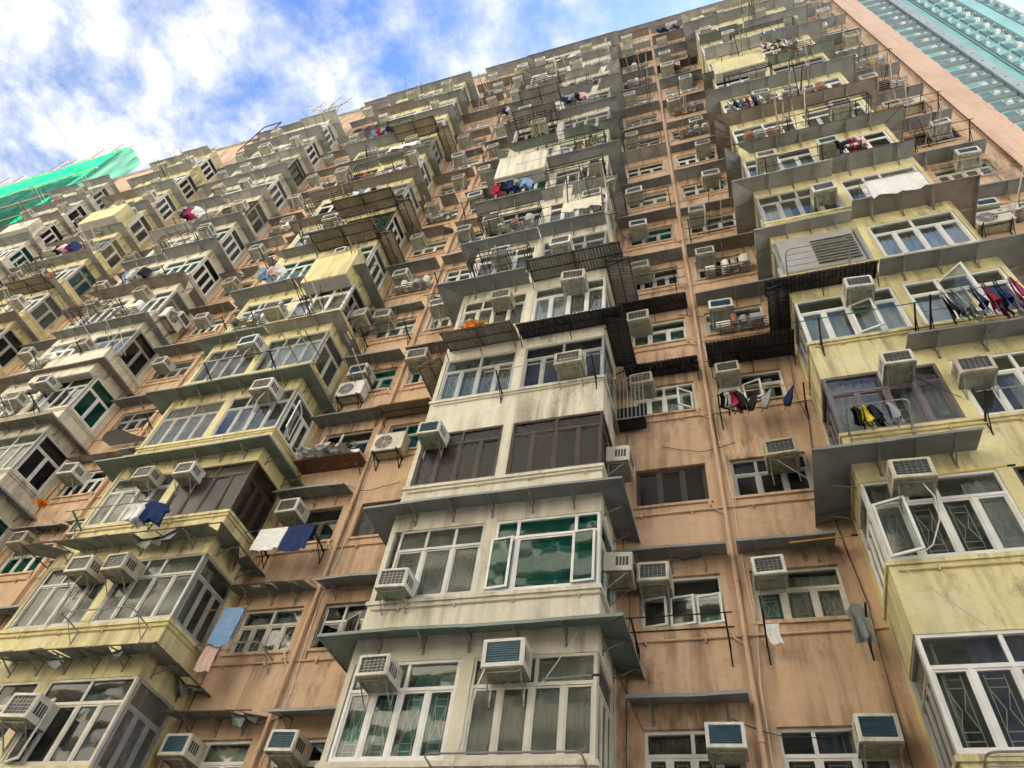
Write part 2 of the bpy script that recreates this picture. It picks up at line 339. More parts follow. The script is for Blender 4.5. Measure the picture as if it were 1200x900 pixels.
# ------------------------------------------------------------------ windows
def columns(ws, w):
    t = sum(ws); xs = [0]
    for a in ws: xs.append(xs[-1]+a/t*w)
    return xs
STY = {  # (transom height or 0, bottom column weights, top column weights)
 'bay4': (.70, (1, 1, 1, 1), (1.2, .9, 1.9)), 'bay4b': (.70, (1, 1, 1, 1), (1, 1)), 'bay3': (.70, (1, 1, 1), (1, 1, 1)), 'big': (.74, (.62, 1.55, .62), (.62, 1.55, .62)),
 'wood': (.76, (1, 1, 1, 1), (1, 1)), 'pink3': (.62, (1, 1, 1), (1, 2)), 'pinkwood': (0, (1, 1, 1), ()), 'pink4': (.64, (1, 1, 1, 1), (1, 1)), 'side3': (.70, (1, 1, 1), (1,)), 'side2': (.68, (1, 1), (1,)),
 'louvre': (0, (1,), ())}
WC = {}
def window_parts(style, w, h, frame):
    key = (style, round(w, 2), round(h, 2), frame)
    if key in WC: return WC[key]
    tr, bot, top = STY[style]; f = MB(); panes = []; o = .05; dp = .07; half = .028
    fm = 'frame_'+frame
    f.box(0, o, 0, dp, 0, h, fm); f.box(w-o, w, 0, dp, 0, h, fm); f.box(o, w-o, 0, dp, 0, o, fm); f.box(o, w-o, 0, dp, h-o, h, fm)
    zt = tr*h if tr else h-o
    if tr: f.box(o, w-o, .004, dp, zt-half, zt+half, fm)
    def cells(ws, z0, z1, sash):
        xs = columns(ws, w)
        for i in range(len(ws)):
            a = xs[i]+(o if i == 0 else half); b = xs[i+1]-(o if i == len(ws)-1 else half)
            if i: f.box(xs[i]-half, xs[i]+half, .008, dp, z0, z1, fm)
            s = .032 if sash else .012
            if sash:
                f.box(a, a+s, .02, .06, z0, z1, fm); f.box(b-s, b, .02, .06, z0, z1, fm); f.box(a+s, b-s, .02, .06, z0, z0+s, fm); f.box(a+s, b-s, .02, .06, z1-s, z1, fm)
            else:
                s = 0
            panes.append((a+s, b-s, z0+s, z1-s))
    cells(bot, o, zt-(half if tr else 0), True)
    if tr: cells(top, zt+half, h-o, False)
    WC[key] = (f, panes); return WC[key]
def pane_mb(p, mat):
    m = MB(); m.box(p[0]-.004, p[1]+.004, .036, .042, p[2]-.004, p[3]+.004, mat); return m
def curtain_mb(w, h, mat, a=0.0, b=1.0, top=.96, bot=.05):
    m = MB(); n = max(8, int(w*(b-a)*26)); rr = random.Random(int(w*100)+int(a*50)); vs = []; y = .17
    for i in range(n+1):
        x = w*(a+(b-a)*i/n); off = .028*math.sin(i*1.9)+.012*math.sin(i*.7+1)
        for z in (bot*h, top*h): vs.append((max(.03, min(w-.03, x)), y+off*(1.0 if z < .5 else .7), z))
    m.add(vs, [(2*i, 2*i+2, 2*i+3, 2*i+1) for i in range(n)], mat); m.smooth = True; return m
def grille_mb(panes, h):
    m = MB(); r = .007; y = .085
    for (a, b, z0, z1) in panes:
        if z1-z0 < .45*h and z0 > .3*h: continue
        wv = b-a; hh = z1-z0; i0, i1 = a+.2*wv, b-.2*wv
        for x in (i0, i1): m.bar((x, y, z0+.02), (x, y, z1-.02), r, 'grille_white')
        for q in (.1, .22, .8, .92): m.bar((i0, y, z0+q*hh), (i1, y, z0+q*hh), r, 'grille_white')
        c = (i0+i1)/2
        for s in (-1, 1):
            m.bar((c+s*(i1-i0)*.5, y, z0+.8*hh), (c+s*.02, y, z0+.5*hh), r, 'grille_white'); m.bar((c+s*.02, y, z0+.5*hh), (c+s*(i1-i0)*.5, y, z0+.22*hh), r, 'grille_white')
    return m
WINS = []   # (size in picture, spec)
def want_window(face, x, y, z, rz, w, h, style, frame, gl, cur=None, grille=0, name=''):
    c = Vector((x, y, z)) + Matrix.Rotation(rz, 3, 'Z') @ Vector((w/2, 0, h/2))
    if not inview(c, 170): return
    a = px(c+Vector((0, 0, h/2))); b = px(c-Vector((0, 0, h/2))); e = Matrix.Rotation(rz, 3, 'Z') @ Vector((w/2, 0, 0)); p = px(c+e); q = px(c-e)
    size = math.hypot(a[0]-b[0], a[1]-b[1])*math.hypot(p[0]-q[0], p[1]-q[1])
    if not inview(c, 20): size *= .01
    WINS.append((size, (x, y, z, rz, w, h, style, frame, gl, cur, grille)))
PC = {}
def build_window(spec, detailed):
    x, y, z, rz, w, h, style, frame, gl, cur, grille = spec
    f, panes = window_parts(style, w, h, frame)
    key = ('f', style, round(w, 2), round(h, 2), frame)
    if key not in PC: PC[key] = f.mesh('window')
    o = part('window', PC[key], (x, y, z), rz)
    if detailed:
        for i, p in enumerate(panes):
            kk = (key, gl, i)
            if kk not in PC:
                cx, cz = (p[0]+p[1])/2, (p[2]+p[3])/2
                PC[kk] = (pane_mb((p[0]-cx, p[1]-cx, p[2]-cz, p[3]-cz), 'glass_'+gl).mesh('pane'), cx, cz)
            me, cx, cz = PC[kk]
            po = obj('pane', me, o, (cx, 0, cz)); po.rotation_euler = (R.uniform(-.02, .02), 0, R.uniform(-.02, .02))
    else:
        kk = (key, gl)
        if kk not in PC:
            m = MB(); [m.merge(pane_mb(p, 'glass_'+gl)) for p in panes]; PC[kk] = m.mesh('glazing')
        obj('glazing', PC[kk], o)
    for c in (cur or []):
        kk = ('c', round(w, 2), round(h, 2), c)
        if kk not in PC: PC[kk] = curtain_mb(w, h, 'curtain_'+c[0], *c[1:]).mesh('curtain')
        obj('curtain', PC[kk], o)
    if grille:
        kk = ('g', key)
        if kk not in PC: PC[kk] = grille_mb(panes, h).mesh('grille')
        obj('grille', PC[kk], o)
    return o

# hand-read details of the lower rows: (style, frame, glass, curtains, grille)
def cu(c, a=0.0, b=1.0, top=.96, bot=.04): return (c, a, b, top, bot)
full = lambda c: [cu(c)]
FRONT = {
 ('cb', 0, 0): ('bay4', 'white', 'clear', [cu('teal', 0, .5), cu('teal', .56, 1, .9)], 1), ('cb', 0, 1): ('bay4', 'cream', 'dusty', full('beige'), 1), ('cb', 0, 's'): ('side3', 'cream', 'dusty', full('beige'), 0),
 ('cb', 1, 0): ('bay3', 'grey', 'dusty', [cu('grey', .3, 1)], 1), ('cb', 1, 1): ('big', 'white', 'teal', [cu('beige', 0, .25, .8)], 1), ('cb', 1, 's'): ('side2', 'white', 'teal', None, 0),
 ('cb', 2, 0): ('wood', 'brown', 'murky', full('brown'), 0), ('cb', 2, 1): ('wood', 'brown', 'murky', [cu('brown', 0, .5), cu('beige', .55, 1, .75)], 0), ('cb', 2, 's'): ('side3', 'brown', 'murky', full('brown'), 0),
 ('cb', 3, 0): ('bay4b', 'grey', 'clear', [cu('teal', 0, .28), cu('grey', .3, 1)], 1), ('cb', 3, 1): ('bay4b', 'grey', 'dark', [cu('grey', .1, .45), cu('lilac', .6, 1)], 1), ('cb', 3, 's'): ('side3', 'grey', 'dark', None, 0),
 ('cb', 4, 0): ('bay4', 'cream', 'dusty', full('grey'), 1), ('cb', 4, 1): ('bay4b', 'white', 'clear', [cu('lilac', 0, .45), cu('brown', .5, 1)], 1),
 ('yb', 0, 0): ('bay4b', 'cream', 'dark', None, 0), ('yb', 0, 1): ('bay4b', 'cream', 'dark', [cu('brown', .55, .8, .5)], 0), ('yb', 0, 's'): ('side3', 'grey', 'frost', full('grey'), 0),
 ('yb', 1, 0): ('bay4', 'grey', 'dusty', [cu('blue', 0, .12), cu('beige', .25, .75, .6)], 0), ('yb', 1, 1): ('bay4', 'grey', 'dusty', full('grey'), 0), ('yb', 1, 's'): ('side3', 'grey', 'clear', [cu('beige', 0, .5)], 0),
 ('yb', 2, 0): ('bay4b', 'grey', 'dusty', [cu('grey', .2, .8, .7)], 0), ('yb', 2, 1): ('wood', 'brown', 'murky', [cu('brown', .3, .8)], 0), ('yb', 2, 's'): ('side3', 'brown', 'murky', None, 0),
 ('yb', 3, 0): ('bay4b', 'grey', 'frost', full('grey'), 0), ('yb', 3, 1): ('bay4', 'grey', 'clear', [cu('beige', .2, .6)], 0), ('yb', 3, 's'): ('side3', 'white', 'clear', [cu('teal', 0, .5)], 0),
 ('yb', 4, 0): ('bay4', 'grey', 'dusty', [cu('white', .1, .4, .5)], 0), ('yb', 4, 1): ('bay4', 'grey', 'clear', full('grey'), 0),
 ('rb', 0, 0): ('bay4b', 'white', 'clear', [cu('navy', .3, 1, 1)], 1), ('rb', 0, 1): ('bay4b', 'white', 'clear', full('navy'), 1), ('rb', 0, 's'): ('side3', 'grey', 'dusty', full('beige'), 0),
 ('rb', 1, 0): ('bay4', 'white', 'clear', [cu('lilac', .74, 1), cu('grey', .0, .3)], 1), ('rb', 1, 1): ('bay4', 'brown', 'dark', None, 0), ('rb', 1, 's'): ('side3', 'white', 'dusty', full('grey'), 0),
 ('rb', 2, 0): ('bay4b', 'purple', 'clear', [cu('lilac', 0, .46), cu('lilac', .62, 1)], 0), ('rb', 2, 1): ('bay4', 'white', 'clear', [cu('white', .4, 1, .7)], 0), ('rb', 2, 's'): ('side3', 'purple', 'dark', None, 0),
 ('rb', 3, 0): ('bay4b', 'white', 'clear', [cu('white', 0, .45, .68), cu('white', .62, 1, .68)], 0), ('rb', 3, 1): ('bay3', 'white', 'clear', [cu('white', 0, .7, .68)], 0), ('rb', 3, 's'): ('side3', 'grey', 'dark', None, 0),
 ('rb', 4, 0): ('louvre', 'grey', 'frost', full('grey'), 0), ('rb', 4, 1): ('bay4b', 'white', 'clear', [cu('blue', 0, 1, .66)], 0),
 ('wb', 3, 's'): ('side2', 'white', 'dark', None, 1), ('wb', 4, 's'): ('side2', 'white', 'teal', None, 0), ('wb', 5, 's'): ('side2', 'grey', 'dark', None, 0),
}
PINKW = {
 ('p0', 0, 0): ('pink4', 'white', 'clear', full('brown'), 1), ('p0', 0, 1): ('pink3', 'white', 'clear', [cu('navy', .3, .8), cu('beige', .6, 1)], 1),
 ('p0', 1, 0): ('pink3', 'white', 'clear', [cu('green', .5, .62, .6), cu('green', .8, 1, .6)], 0), ('p0', 1, 1): ('pink3', 'cream', 'clear', [cu('floral', 0, .33, .62), cu('beige', .36, 1)], 1),
 ('p0', 2, 0): ('pinkwood', 'brown', 'murky', full('brown'), 0), ('p0', 2, 1): ('pink3', 'grey', 'dark', [cu('brown', 0, .33)], 0),
 ('p0', 3, 0): ('pink4', 'white', 'clear', [cu('beige', .2, .9)], 0), ('p0', 3, 1): ('pink3', 'white', 'clear', [cu('beige', 0, .33), cu('white', .7, .85)], 0),
 ('p0', 4, 0): ('pink3', 'white', 'clear', full('green'), 0), ('p0', 4, 1): ('pink3', 'white', 'clear', full('white'), 0),
 ('p1', 0, 0): ('pink3', 'white', 'clear', full('beige'), 0), ('p1', 0, 1): ('pink3', 'white', 'dark', None, 1), ('p1', 1, 0): ('pink4', 'cream', 'clear', full('grey'), 1), ('p1', 1, 1): ('pink3', 'grey', 'dark', None, 1),
 ('p1', 2, 0): ('pink3', 'brown', 'dark', None, 0), ('p1', 2, 1): ('pinkwood', 'brown', 'murky', full('brown'), 0), ('p1', 3, 0): ('pink3', 'grey', 'dark', [cu('beige', .7, 1)], 0),
}
CURS = ['beige', 'grey', 'white', 'white', 'teal', 'lilac', 'brown', 'blue', 'green']
def rnd_win(kind, k):
    fr = R.choices(['white', 'grey', 'cream', 'brown'], [6 if k > 5 else 3, 3, 2, .5])[0]
    gl = R.choices(['clear', 'dusty', 'dark', 'teal'], [5, 3, 2, .8])[0]
    st = {'bay': ['bay4', 'bay4b', 'bay3', 'bay4b'], 'side': ['side3', 'side2', 'side3'], 'pink': ['pink3', 'pink3', 'pink4']}[kind]
    r = R.random(); cur = None
    if r < .35: cur = full(R.choice(CURS))
    elif r < .8:
        a = R.choice([0, .25, .5]); cur = [cu(R.choice(CURS), a, min(1, a+R.choice([.4, .5])), R.choice([.96, .7]))]
    return (R.choice(st), fr, gl, cur, 1 if k < 7 and R.random() < .4 else 0)
for n, (x0, x1, mat, nm) in BAYS.items():
    xm = (x0+x1)/2
    for k in range(NB):
        for side, (a, b) in enumerate(((x0+.02, xm-.11), (xm+.11, x1-.02))):
            if n != 'rb' and side == 0: a = x0+.12
            if n == 'rb' and side == 1: b = x1-.12
            if n == 'cb' and k == 1 and side == 0: a = x0+.24
            sp = FRONT.get((n, k, side)) or rnd_win('bay', k)
            want_window('f', a, B+.015, S(k), 0, b-a, BWIN, *sp)
        sp = FRONT.get((n, k, 's')) or rnd_win('side', k)
        if n == 'rb': want_window('s', x0+.015, D-.2, S(k), -math.pi/2, D-.2-B-.1, BWIN, *sp)
        else: want_window('s', x1-.015, B+.1, S(k), math.pi/2, D-.2-B-.1, BWIN, *sp)
for g in GAPS:
    for k in range(NP):
        for i, (a, b) in enumerate(gapwins(g)):
            sp = PINKW.get((g, k, i)) or rnd_win('pink', k)
            want_window('p', a, D+.07, S(k), 0, b-a, PWIN, *sp)
WINS.sort(key=lambda t: -t[0])
far = MB()
for i, (size, sp) in enumerate(WINS):
    if i < 300: build_window(sp, size > 1900)
    else:
        x, y, z, rz, w_, h_, style, frame, gl, cur, grl = sp
        Mx = Matrix.Translation((x, y, z)) @ Matrix.Rotation(rz, 4, 'Z'); f, panes = window_parts(style, w_, h_, frame)
        far.merge(f, Mx); [far.merge(pane_mb(p, 'glass_'+gl), Mx) for p in panes]
        for c in (cur or []): far.merge(curtain_mb(w_, h_, 'curtain_'+c[0], *c[1:]), Mx)
if far.v:
    o = part('far_windows', far); o['kind'] = 'stuff'
print('WINDOWS', len(WINS))

# ------------------------------------------------------------------ canopies and awnings
def bracket_mb(d, drop, mat='bracket_steel'):
    m = MB(); r = .016
    m.box(-.012, .012, -.008, 0, -.30, -.03, mat)
    m.bar((0, -.004, -.045), (0, -d*.96, -drop-.035), r, mat); m.bar((0, -.006, -.27), (0, -d*.72, -drop*.75-.045), r*.9, mat)
    m.box(-.022, .022, -.012, .0, -.34, -.27, mat); return m
BR = []
def sheet_canopy(path, outs, z, d, drop, mat, seed, torn=0.0, ends=(True, True)):
    """path: wall points; outs: matching tip points. A thin sloped sheet of lapped panels with a turned-down lip."""
    rr = random.Random(seed); m = MB(); t = .010; q_ = 0
    for (a, b), (c, e) in zip(zip(path, path[1:]), zip(outs, outs[1:])):
        a, b, c, e = Vector(a), Vector(b), Vector(c), Vector(e); L = (b-a).length
        n = max(1, round(L/(.30 if torn else 1.05))); last = rr.uniform(-.03, .02)
        for i in range(n):
            u0, u1 = i/n, min(1, (i+1)/n+.012); q_ += 1; lap = .006*(q_ % 2)
            p = [a.lerp(b, u0), a.lerp(b, u1), c.lerp(e, u1), c.lerp(e, u0)]
            j = [last, rr.uniform(-.035, .025)]; last = j[1]
            if torn:
                nxt = rr.uniform(-.05, .03); j = [last, nxt]; last = nxt
                r_ = rr.random()
                if r_ < torn*.30: continue
                if r_ < torn*.75:                                   # ragged piece bitten off
                    p[2] = p[1].lerp(p[2], rr.uniform(.35, .95)); p[3] = p[0].lerp(p[3], rr.uniform(.45, 1))
                    if rr.random() < .6:                            # flap hanging down
                        f0 = p[0].lerp(p[3], .75); f1 = p[1].lerp(p[2], .8); hz = rr.uniform(.12, .3)
                        vs = [Vector((f0.x, f0.y, z-drop*.7)), Vector((f1.x, f1.y, z-drop*.75)), Vector((f1.x+rr.uniform(-.08, .08), f1.y+rr.uniform(-.12, .05), z-drop-hz)), Vector((f0.x+rr.uniform(0, .1), f0.y+rr.uniform(-.1, .1), z-drop-hz*.5))]
                        vs += [v+Vector((.006, .006, 0)) for v in vs]
                        m.add(vs, [(0, 1, 2, 3), (7, 6, 5, 4), (2, 3, 7, 6), (1, 2, 6, 5), (3, 0, 4, 7)], 'corrugated_black' if rr.random() < .5 else mat)
            zz = [z, z, z-drop+j[1], z-drop+j[0]]
            v = [Vector((q.x, q.y, h+lap)) for q, h in zip(p, zz)]
            vs = v + [q+Vector((0, 0, t)) for q in v]
            m.add(vs, [(0, 1, 2, 3), (7, 6, 5, 4), (0, 4, 5, 1), (1, 5, 6, 2), (2, 6, 7, 3), (3, 7, 4, 0)], mat)
            if not torn:
                lip = Vector((0, 0, -.05)); o = (v[3]-v[0]).normalized()*.012
                m.add([v[3]+o, v[2]+o, v[2]+lip+o, v[3]+lip+o, v[3]+o*.2, v[2]+o*.2, v[2]+lip+o*.2, v[3]+lip+o*.2], [(0, 1, 2, 3), (7, 6, 5, 4), (3, 2, 6, 7)], mat)
        if torn: m.bar((c.x, c.y, z-drop), (e.x, e.y, z-drop-.02), .014, 'steel_rust')
    return m
def brackets(parent, a, b, rz, z, d, drop, step=1.0):
    a, b = Vector(a), Vector(b); L = (b-a).length; n = max(2, int(L/step)+1)
    for i in range(n):
        p = a.lerp(b, (i+.5)/n if n > 2 else (.15, .85)[i])
        if inview((p.x, p.y, z), 60): BR.append(((Vector((p.x, p.y, z))-EYE).length, parent, (p.x, p.y, z), rz, d, drop))
def bay_canopy(n, k, mat='canopy_sheet', d=.52, drop=.11, torn=0, x0=None, x1=None, left=True, right=True, seed=0, dz=0):
    bx0, bx1 = BAYS[n][:2]; z = S(k)+1.98+dz
    a = bx0 if x0 is None else x0; b = bx1 if x1 is None else x1
    left = left and x0 is None; right = right and x1 is None
    ca = Vector(((a+b)/2, B, z))
    if not (inview(ca, 200) or inview((a, B, z), 200) or inview((b, B, z), 200)): return
    e = .006; path = []; outs = []
    if left: path.append((a-e, D, 0)); outs.append((a-e-d, D, 0))
    path.append((a-e, B-e, 0)); outs.append((a-e-(d if left else 0), B-e-d, 0))
    path.append((b+e, B-e, 0)); outs.append((b+e+(d if right else 0), B-e-d, 0))
    if right: path.append((b+e, D, 0)); outs.append((b+e+d, D, 0))
    m = sheet_canopy(path, outs, z, d, drop, mat, seed or hash((n, k)) % 9999, torn)
    o = part('canopy', m)
    brackets(o, (a+.1, B-e, 0), (b-.1, B-e, 0), 0, z, d, drop, .8)
    if right: brackets(o, (b+e, B+.1, 0), (b+e, D-.1, 0), math.pi/2, z, d, drop, .75)
    if left and n == 'rb': brackets(o, (a-e, B+.1, 0), (a-e, D-.1, 0), -math.pi/2, z, d, drop, .75)
def pink_canopy(g, k, x0, x1, mat='canopy_sheet', d=.5, drop=.09, torn=0, dz=1.40):
    z = S(k)+dz
    if not (inview((x0, D, z), 200) or inview((x1, D, z), 200)): return
    m = sheet_canopy([(x0, D-.004, 0), (x1, D-.004, 0)], [(x0, D-d, 0), (x1, D-d, 0)], z, d, drop, mat, int(x0*97+k*13) % 9999, torn)
    o = part('canopy', m); brackets(o, (x0+.1, D-.004, 0), (x1-.1, D-.004, 0), 0, z, d, drop, .8)
def corrugated(loc, rz, L, d, drop, mat, frame='steel_black', pitch=.085):
    """awning of corrugated sheet on a frame; local x along the wall, -y outwards"""
    m = MB(); n = int(L/pitch)*4; vs = []; fs = []; A = .018
    for i in range(n+1):
        x = L*i/n; h = A*math.sin(i*math.pi/2)
        for (y, z) in ((.0, 0.0), (-d, -drop)):
            vs.append((x, y, z+h)); vs.append((x, y, z+h+.006))
    for i in range(n):
        a = 4*i; b = a+4
        fs += [(a, b, b+2, a+2), (a+1, a+3, b+3, b+1), (a+2, b+2, b+3, a+3), (a, a+1, b+1, b)]
    m.add(vs, fs, mat)
    o = part('awning', m, loc, rz)
    f = MB()
    for q in (.06, .5, .94): f.bar((0, -d*q, -drop*q-.035), (L, -d*q, -drop*q-.035), .016, frame)
    nb = max(2, int(L/.9)+1)
    for i in range(nb):
        x = .05+(L-.1)*i/(nb-1); f.bar((x, -.01, -.05), (x, -d, -drop-.05), .016, frame); f.bar((x, -.01, -.42), (x, -d*.8, -drop*.8-.05), .014, frame)
    obj('awning_frame', f, o)
    return o
def strip_canopies(g, k, x0, x1, xp):
    r_ = R.random(); mt = lambda: R.choices(['canopy_sheet', 'canopy_pale', 'canopy_rusty', 'corrugated_black'], [6, 1.5, 2, .5])[0]
    if r_ < .3: pink_canopy(g, k, x0+.05, x1-.05, mt(), d=R.uniform(.38, .54))
    else:
        if R.random() < .92: pink_canopy(g, k, x0+.1, xp-.07, mt(), d=R.uniform(.34, .55), drop=R.uniform(.05, .14), dz=R.uniform(1.3, 1.48), torn=R.choice([0, 0, 0, .15]))
        if R.random() < .92: pink_canopy(g, k, xp+.07, x1-.1, mt(), d=R.uniform(.34, .55), drop=R.uniform(.05, .14), dz=R.uniform(1.3, 1.48), torn=R.choice([0, 0, 0, .15]))
SPECIAL = {('cb', 2), ('cb', 3), ('cb', 4), ('rb', 0), ('rb', 1), ('rb', 2), ('rb', 3), ('yb', 0), ('yb', 1)}
for n in BAYS:
    for k in range(NB):
        if (n, k) in SPECIAL: continue
        low = k < 3
        if low: bay_canopy(n, k, 'canopy_green' if (n, k) in (('cb', 0), ('yb', 2)) else 'canopy_sheet', d=.46, drop=R.uniform(.08, .13)); continue
        cm = lambda: R.choices(['canopy_sheet', 'canopy_pale', 'canopy_rusty', 'canopy_green'], [6, 1.5, 1.5, 1])[0]
        bx0, bx1 = BAYS[n][:2]; xm_ = (bx0+bx1)/2+R.uniform(-.25, .25)
        if R.random() < .55:                        # two neighbours, two canopies
            bay_canopy(n, k, cm(), d=R.uniform(.36, .56), drop=R.uniform(.04, .16), x1=xm_-.02, torn=R.choice([0, 0, 0, .14]), left=R.random() < .8, dz=R.uniform(-.08, .1), seed=k*31+5)
            bay_canopy(n, k, cm(), d=R.uniform(.36, .56), drop=R.uniform(.04, .16), x0=xm_+.02, torn=R.choice([0, 0, 0, .14]), right=R.random() < .85, dz=R.uniform(-.08, .1), seed=k*37+3)
        else: bay_canopy(n, k, cm(), d=R.uniform(.4, .54), drop=R.uniform(.05, .14), torn=R.choice([0, 0, 0, 0, .12]), seed=k*29+len(n))
bay_canopy('yb', 0, 'canopy_torn', torn=.5, seed=5); bay_canopy('yb', 1, 'canopy_torn', torn=.28, seed=11)
bay_canopy('rb', 1, 'canopy_sheet', x1=4.0, d=.62); bay_canopy('rb', 2, 'canopy_sheet', x0=3.75)
bay_canopy('rb', 3, 'canopy_sheet', x0=4.0); bay_canopy('cb', 4, 'canopy_sheet', x1=-4.3, d=.6)
corrugated((2.05-.45, B-.01, S(3)+1.98), 0, 2.35, .5, .12, 'corrugated_black'); corrugated((2.12, D-.02, S(3)+1.96), -math.pi/2, D-B+.3, .5, .12, 'corrugated_black')
corrugated((.12, D-.01, S(3)+1.42), 0, 1.95, .85, .16, 'corrugated_black'); corrugated((-1.85, D-.01, S(3)+1.40), 0, 1.75, .55, .14, 'corrugated_black')
corrugated((-1.95, D-.01, S(4)+1.42), 0, 1.8, .6, .14, 'corrugated_black')
corrugated((-6.2, B-.01, S(3)+1.98), 0, 1.9, .75, .2, 'corrugated_grey', 'steel_rust'); corrugated((-4.25, B-.01, S(3)+2.0), 0, 2.6, .55, .14, 'corrugated_black')
corrugated((-2.13, B-.2, S(3)+1.98), math.pi/2, 1.5, .55, .14, 'corrugated_black')
corrugated((-4.2, B-.01, S(4)+2.0), 0, 2.6, .8, .12, 'corrugated_grey'); corrugated((-2.13, B-.3, S(4)+1.98), math.pi/2, 1.6, .7, .12, 'corrugated_grey')
corrugated((-6.31, D-.05, S(3)+1.6), -math.pi/2, 1.5, .6, .3, 'corrugated_tan', 'steel_rust')
corrugated((-8.4, D-.01, S(3)+1.35), 0, 1.5, .6, .16, 'corrugated_tan', 'steel_rust')
corrugated((-13.0, B-.01, S(7)+1.9), 0, 2.6, .9, .2, 'corrugated_tan'); corrugated((-10.56, B-.3, S(7)+1.88), math.pi/2, 1.5, .7, .15, 'corrugated_tan')
corrugated((-13.0, B-.01, S(6)+1.9), 0, 2.6, .9, .2, 'corrugated_tan'); corrugated((-10.56, B-.3, S(6)+1.88), math.pi/2, 1.5, .7, .15, 'corrugated_tan')
corrugated((-12.6, B-.01, S(10)+1.9), 0, 2.2, .9, .2, 'corrugated_tan'); corrugated((-10.56, B-.3, S(10)+1.88), math.pi/2, 1.5, .7, .15, 'corrugated_tan')
corrugated((-6.2, B-.01, S(10)+1.9), 0, 1.9, .9, .2, 'corrugated_grey'); corrugated((-6.2, B-.01, S(9)+1.9), 0, 1.9, .9, .2, 'corrugated_grey')
corrugated((-29.9, B-.01, S(7)+1.9), 0, 2.2, .8, .2, 'corrugated_tan')
for g, (x0, x1, nm) in GAPS.items():
    xp = pipe_x(g)
    for k in range(NP):
        if g == 'pr':
            if k > 3: pink_canopy(g, k, 6.4 if k % 3 else 6.9, 8.95, d=.5)
            continue
        if g == 'p0':
            if k == 0: pink_canopy(g, k, -1.9, -.1)
            elif k == 1: pink_canopy(g, k, -2.1, -.1); pink_canopy(g, k, .08, 1.72)
            elif k == 4: pink_canopy(g, k, .08, 2.1)
            elif k > 4: strip_canopies(g, k, x0, x1, xp)
        elif g == 'p1' and k < 4:
            if k < 2: pink_canopy(g, k, x0+.05, xp-.12, 'canopy_torn', torn=.3); pink_canopy(g, k, xp+.1, x1-.3)
            elif k == 2: pink_canopy(g, k, x0+.05, xp-.12)
            else: pink_canopy(g, k, x0+.05, xp+.2)
        else:
            strip_canopies(g, k, x0, x1, xp)
for g, (x0, x1, nm) in GAPS.items(): pink_canopy(g, 15, x0+.05, x1-.05 if g != 'pr' else 9.3, dz=ZTOP-.2-S(15))
BR.sort(key=lambda t: t[0]); BC = {}; late = {}
for i, (dist, par, p, rz, d, drop) in enumerate(BR):
    key = (round(d, 2), round(drop, 2))
    if key not in BC: b_ = bracket_mb(*key); BC[key] = (b_, b_.mesh('bracket'))
    if i < 300: obj('bracket', BC[key][1], par, p, rz)
    else: late.setdefault(par, []).append((BC[key][0], p, rz))
rest = MB()
for par, L in late.items():
    for b_, p, rz in L: rest.merge(b_, Matrix.Translation(p) @ Matrix.Rotation(rz, 4, 'Z'))
if rest.v: o = part('far_brackets', rest); o['kind'] = 'stuff'

# ------------------------------------------------------------------ pipes on the walls
for g, (x0, x1, nm) in GAPS.items():
    xp = pipe_x(g); y = D-.075
    if g != 'pr':
        m = MB(); z = 0
        while z < ZTOP: m.bar((xp+R.uniform(-.004, .004), y, z), (xp, y, min(ZTOP, z+H)), .040, 'pipe_pink', 8); m.bar((xp, y, z+1.1), (xp, y, z+1.2), .052, 'pipe_pink', 8); z += H
        part('drain_pipe', m)
        for k in range(0, 8):
            if not inview(((x0+x1)/2, D, S(k)), 200): continue
            m = MB(); zc = S(k)-.27
            m.bar((x0+.02, D-.03, zc), (x1-.02, D-.03, zc+.02), .019, 'pipe_pink', 6)
            for q in (.12, .35, .62, .88): xx = x0+(x1-x0)*q; m.box(xx-.012, xx+.012, D-.06, D-.002, zc-.07, zc+.06, 'pipe_pink')
            for xx in (xp-.28, xp+.22): m.bar((xx, D-.03, zc), (xx, D-.03, zc+.24), .016, 'pipe_pink', 6)
            part('waste_pipe', m)
    else:
        m = MB(); m.bar((9.34, D-.08, 0), (9.34, D-.08, ZTOP), .02, 'steel_rust', 6)
        for k in range(NP): m.box(9.31, 9.37, D-.09, D-.058, S(k)+.3, S(k)+.36, 'steel_rust')
        part('lightning_rod_cable', m)
for n, (x0, x1, mat, nm) in BAYS.items():
    pm = 'pipe_cream' if mat == 'cream_paint' else 'pipe_yellow'
    for k in range(0, 8):
        if not inview(((x0+x1)/2, B, S(k)), 150): continue
        m = MB(); zc = S(k)-.20
        m.bar((x0+.1, B-.025, zc), (x1+.02, B-.025, zc+.015), .014, pm, 6)
        if n != 'rb': m.bar((x1+.02, B-.025, zc+.015), (x1+.022, D, zc+.02), .014, pm, 6)
        for q in (.15, .4, .65, .92): xx = x0+(x1-x0)*q; m.box(xx-.01, xx+.01, B-.045, B-.002, zc-.05, zc+.05, pm)
        part('waste_pipe', m)

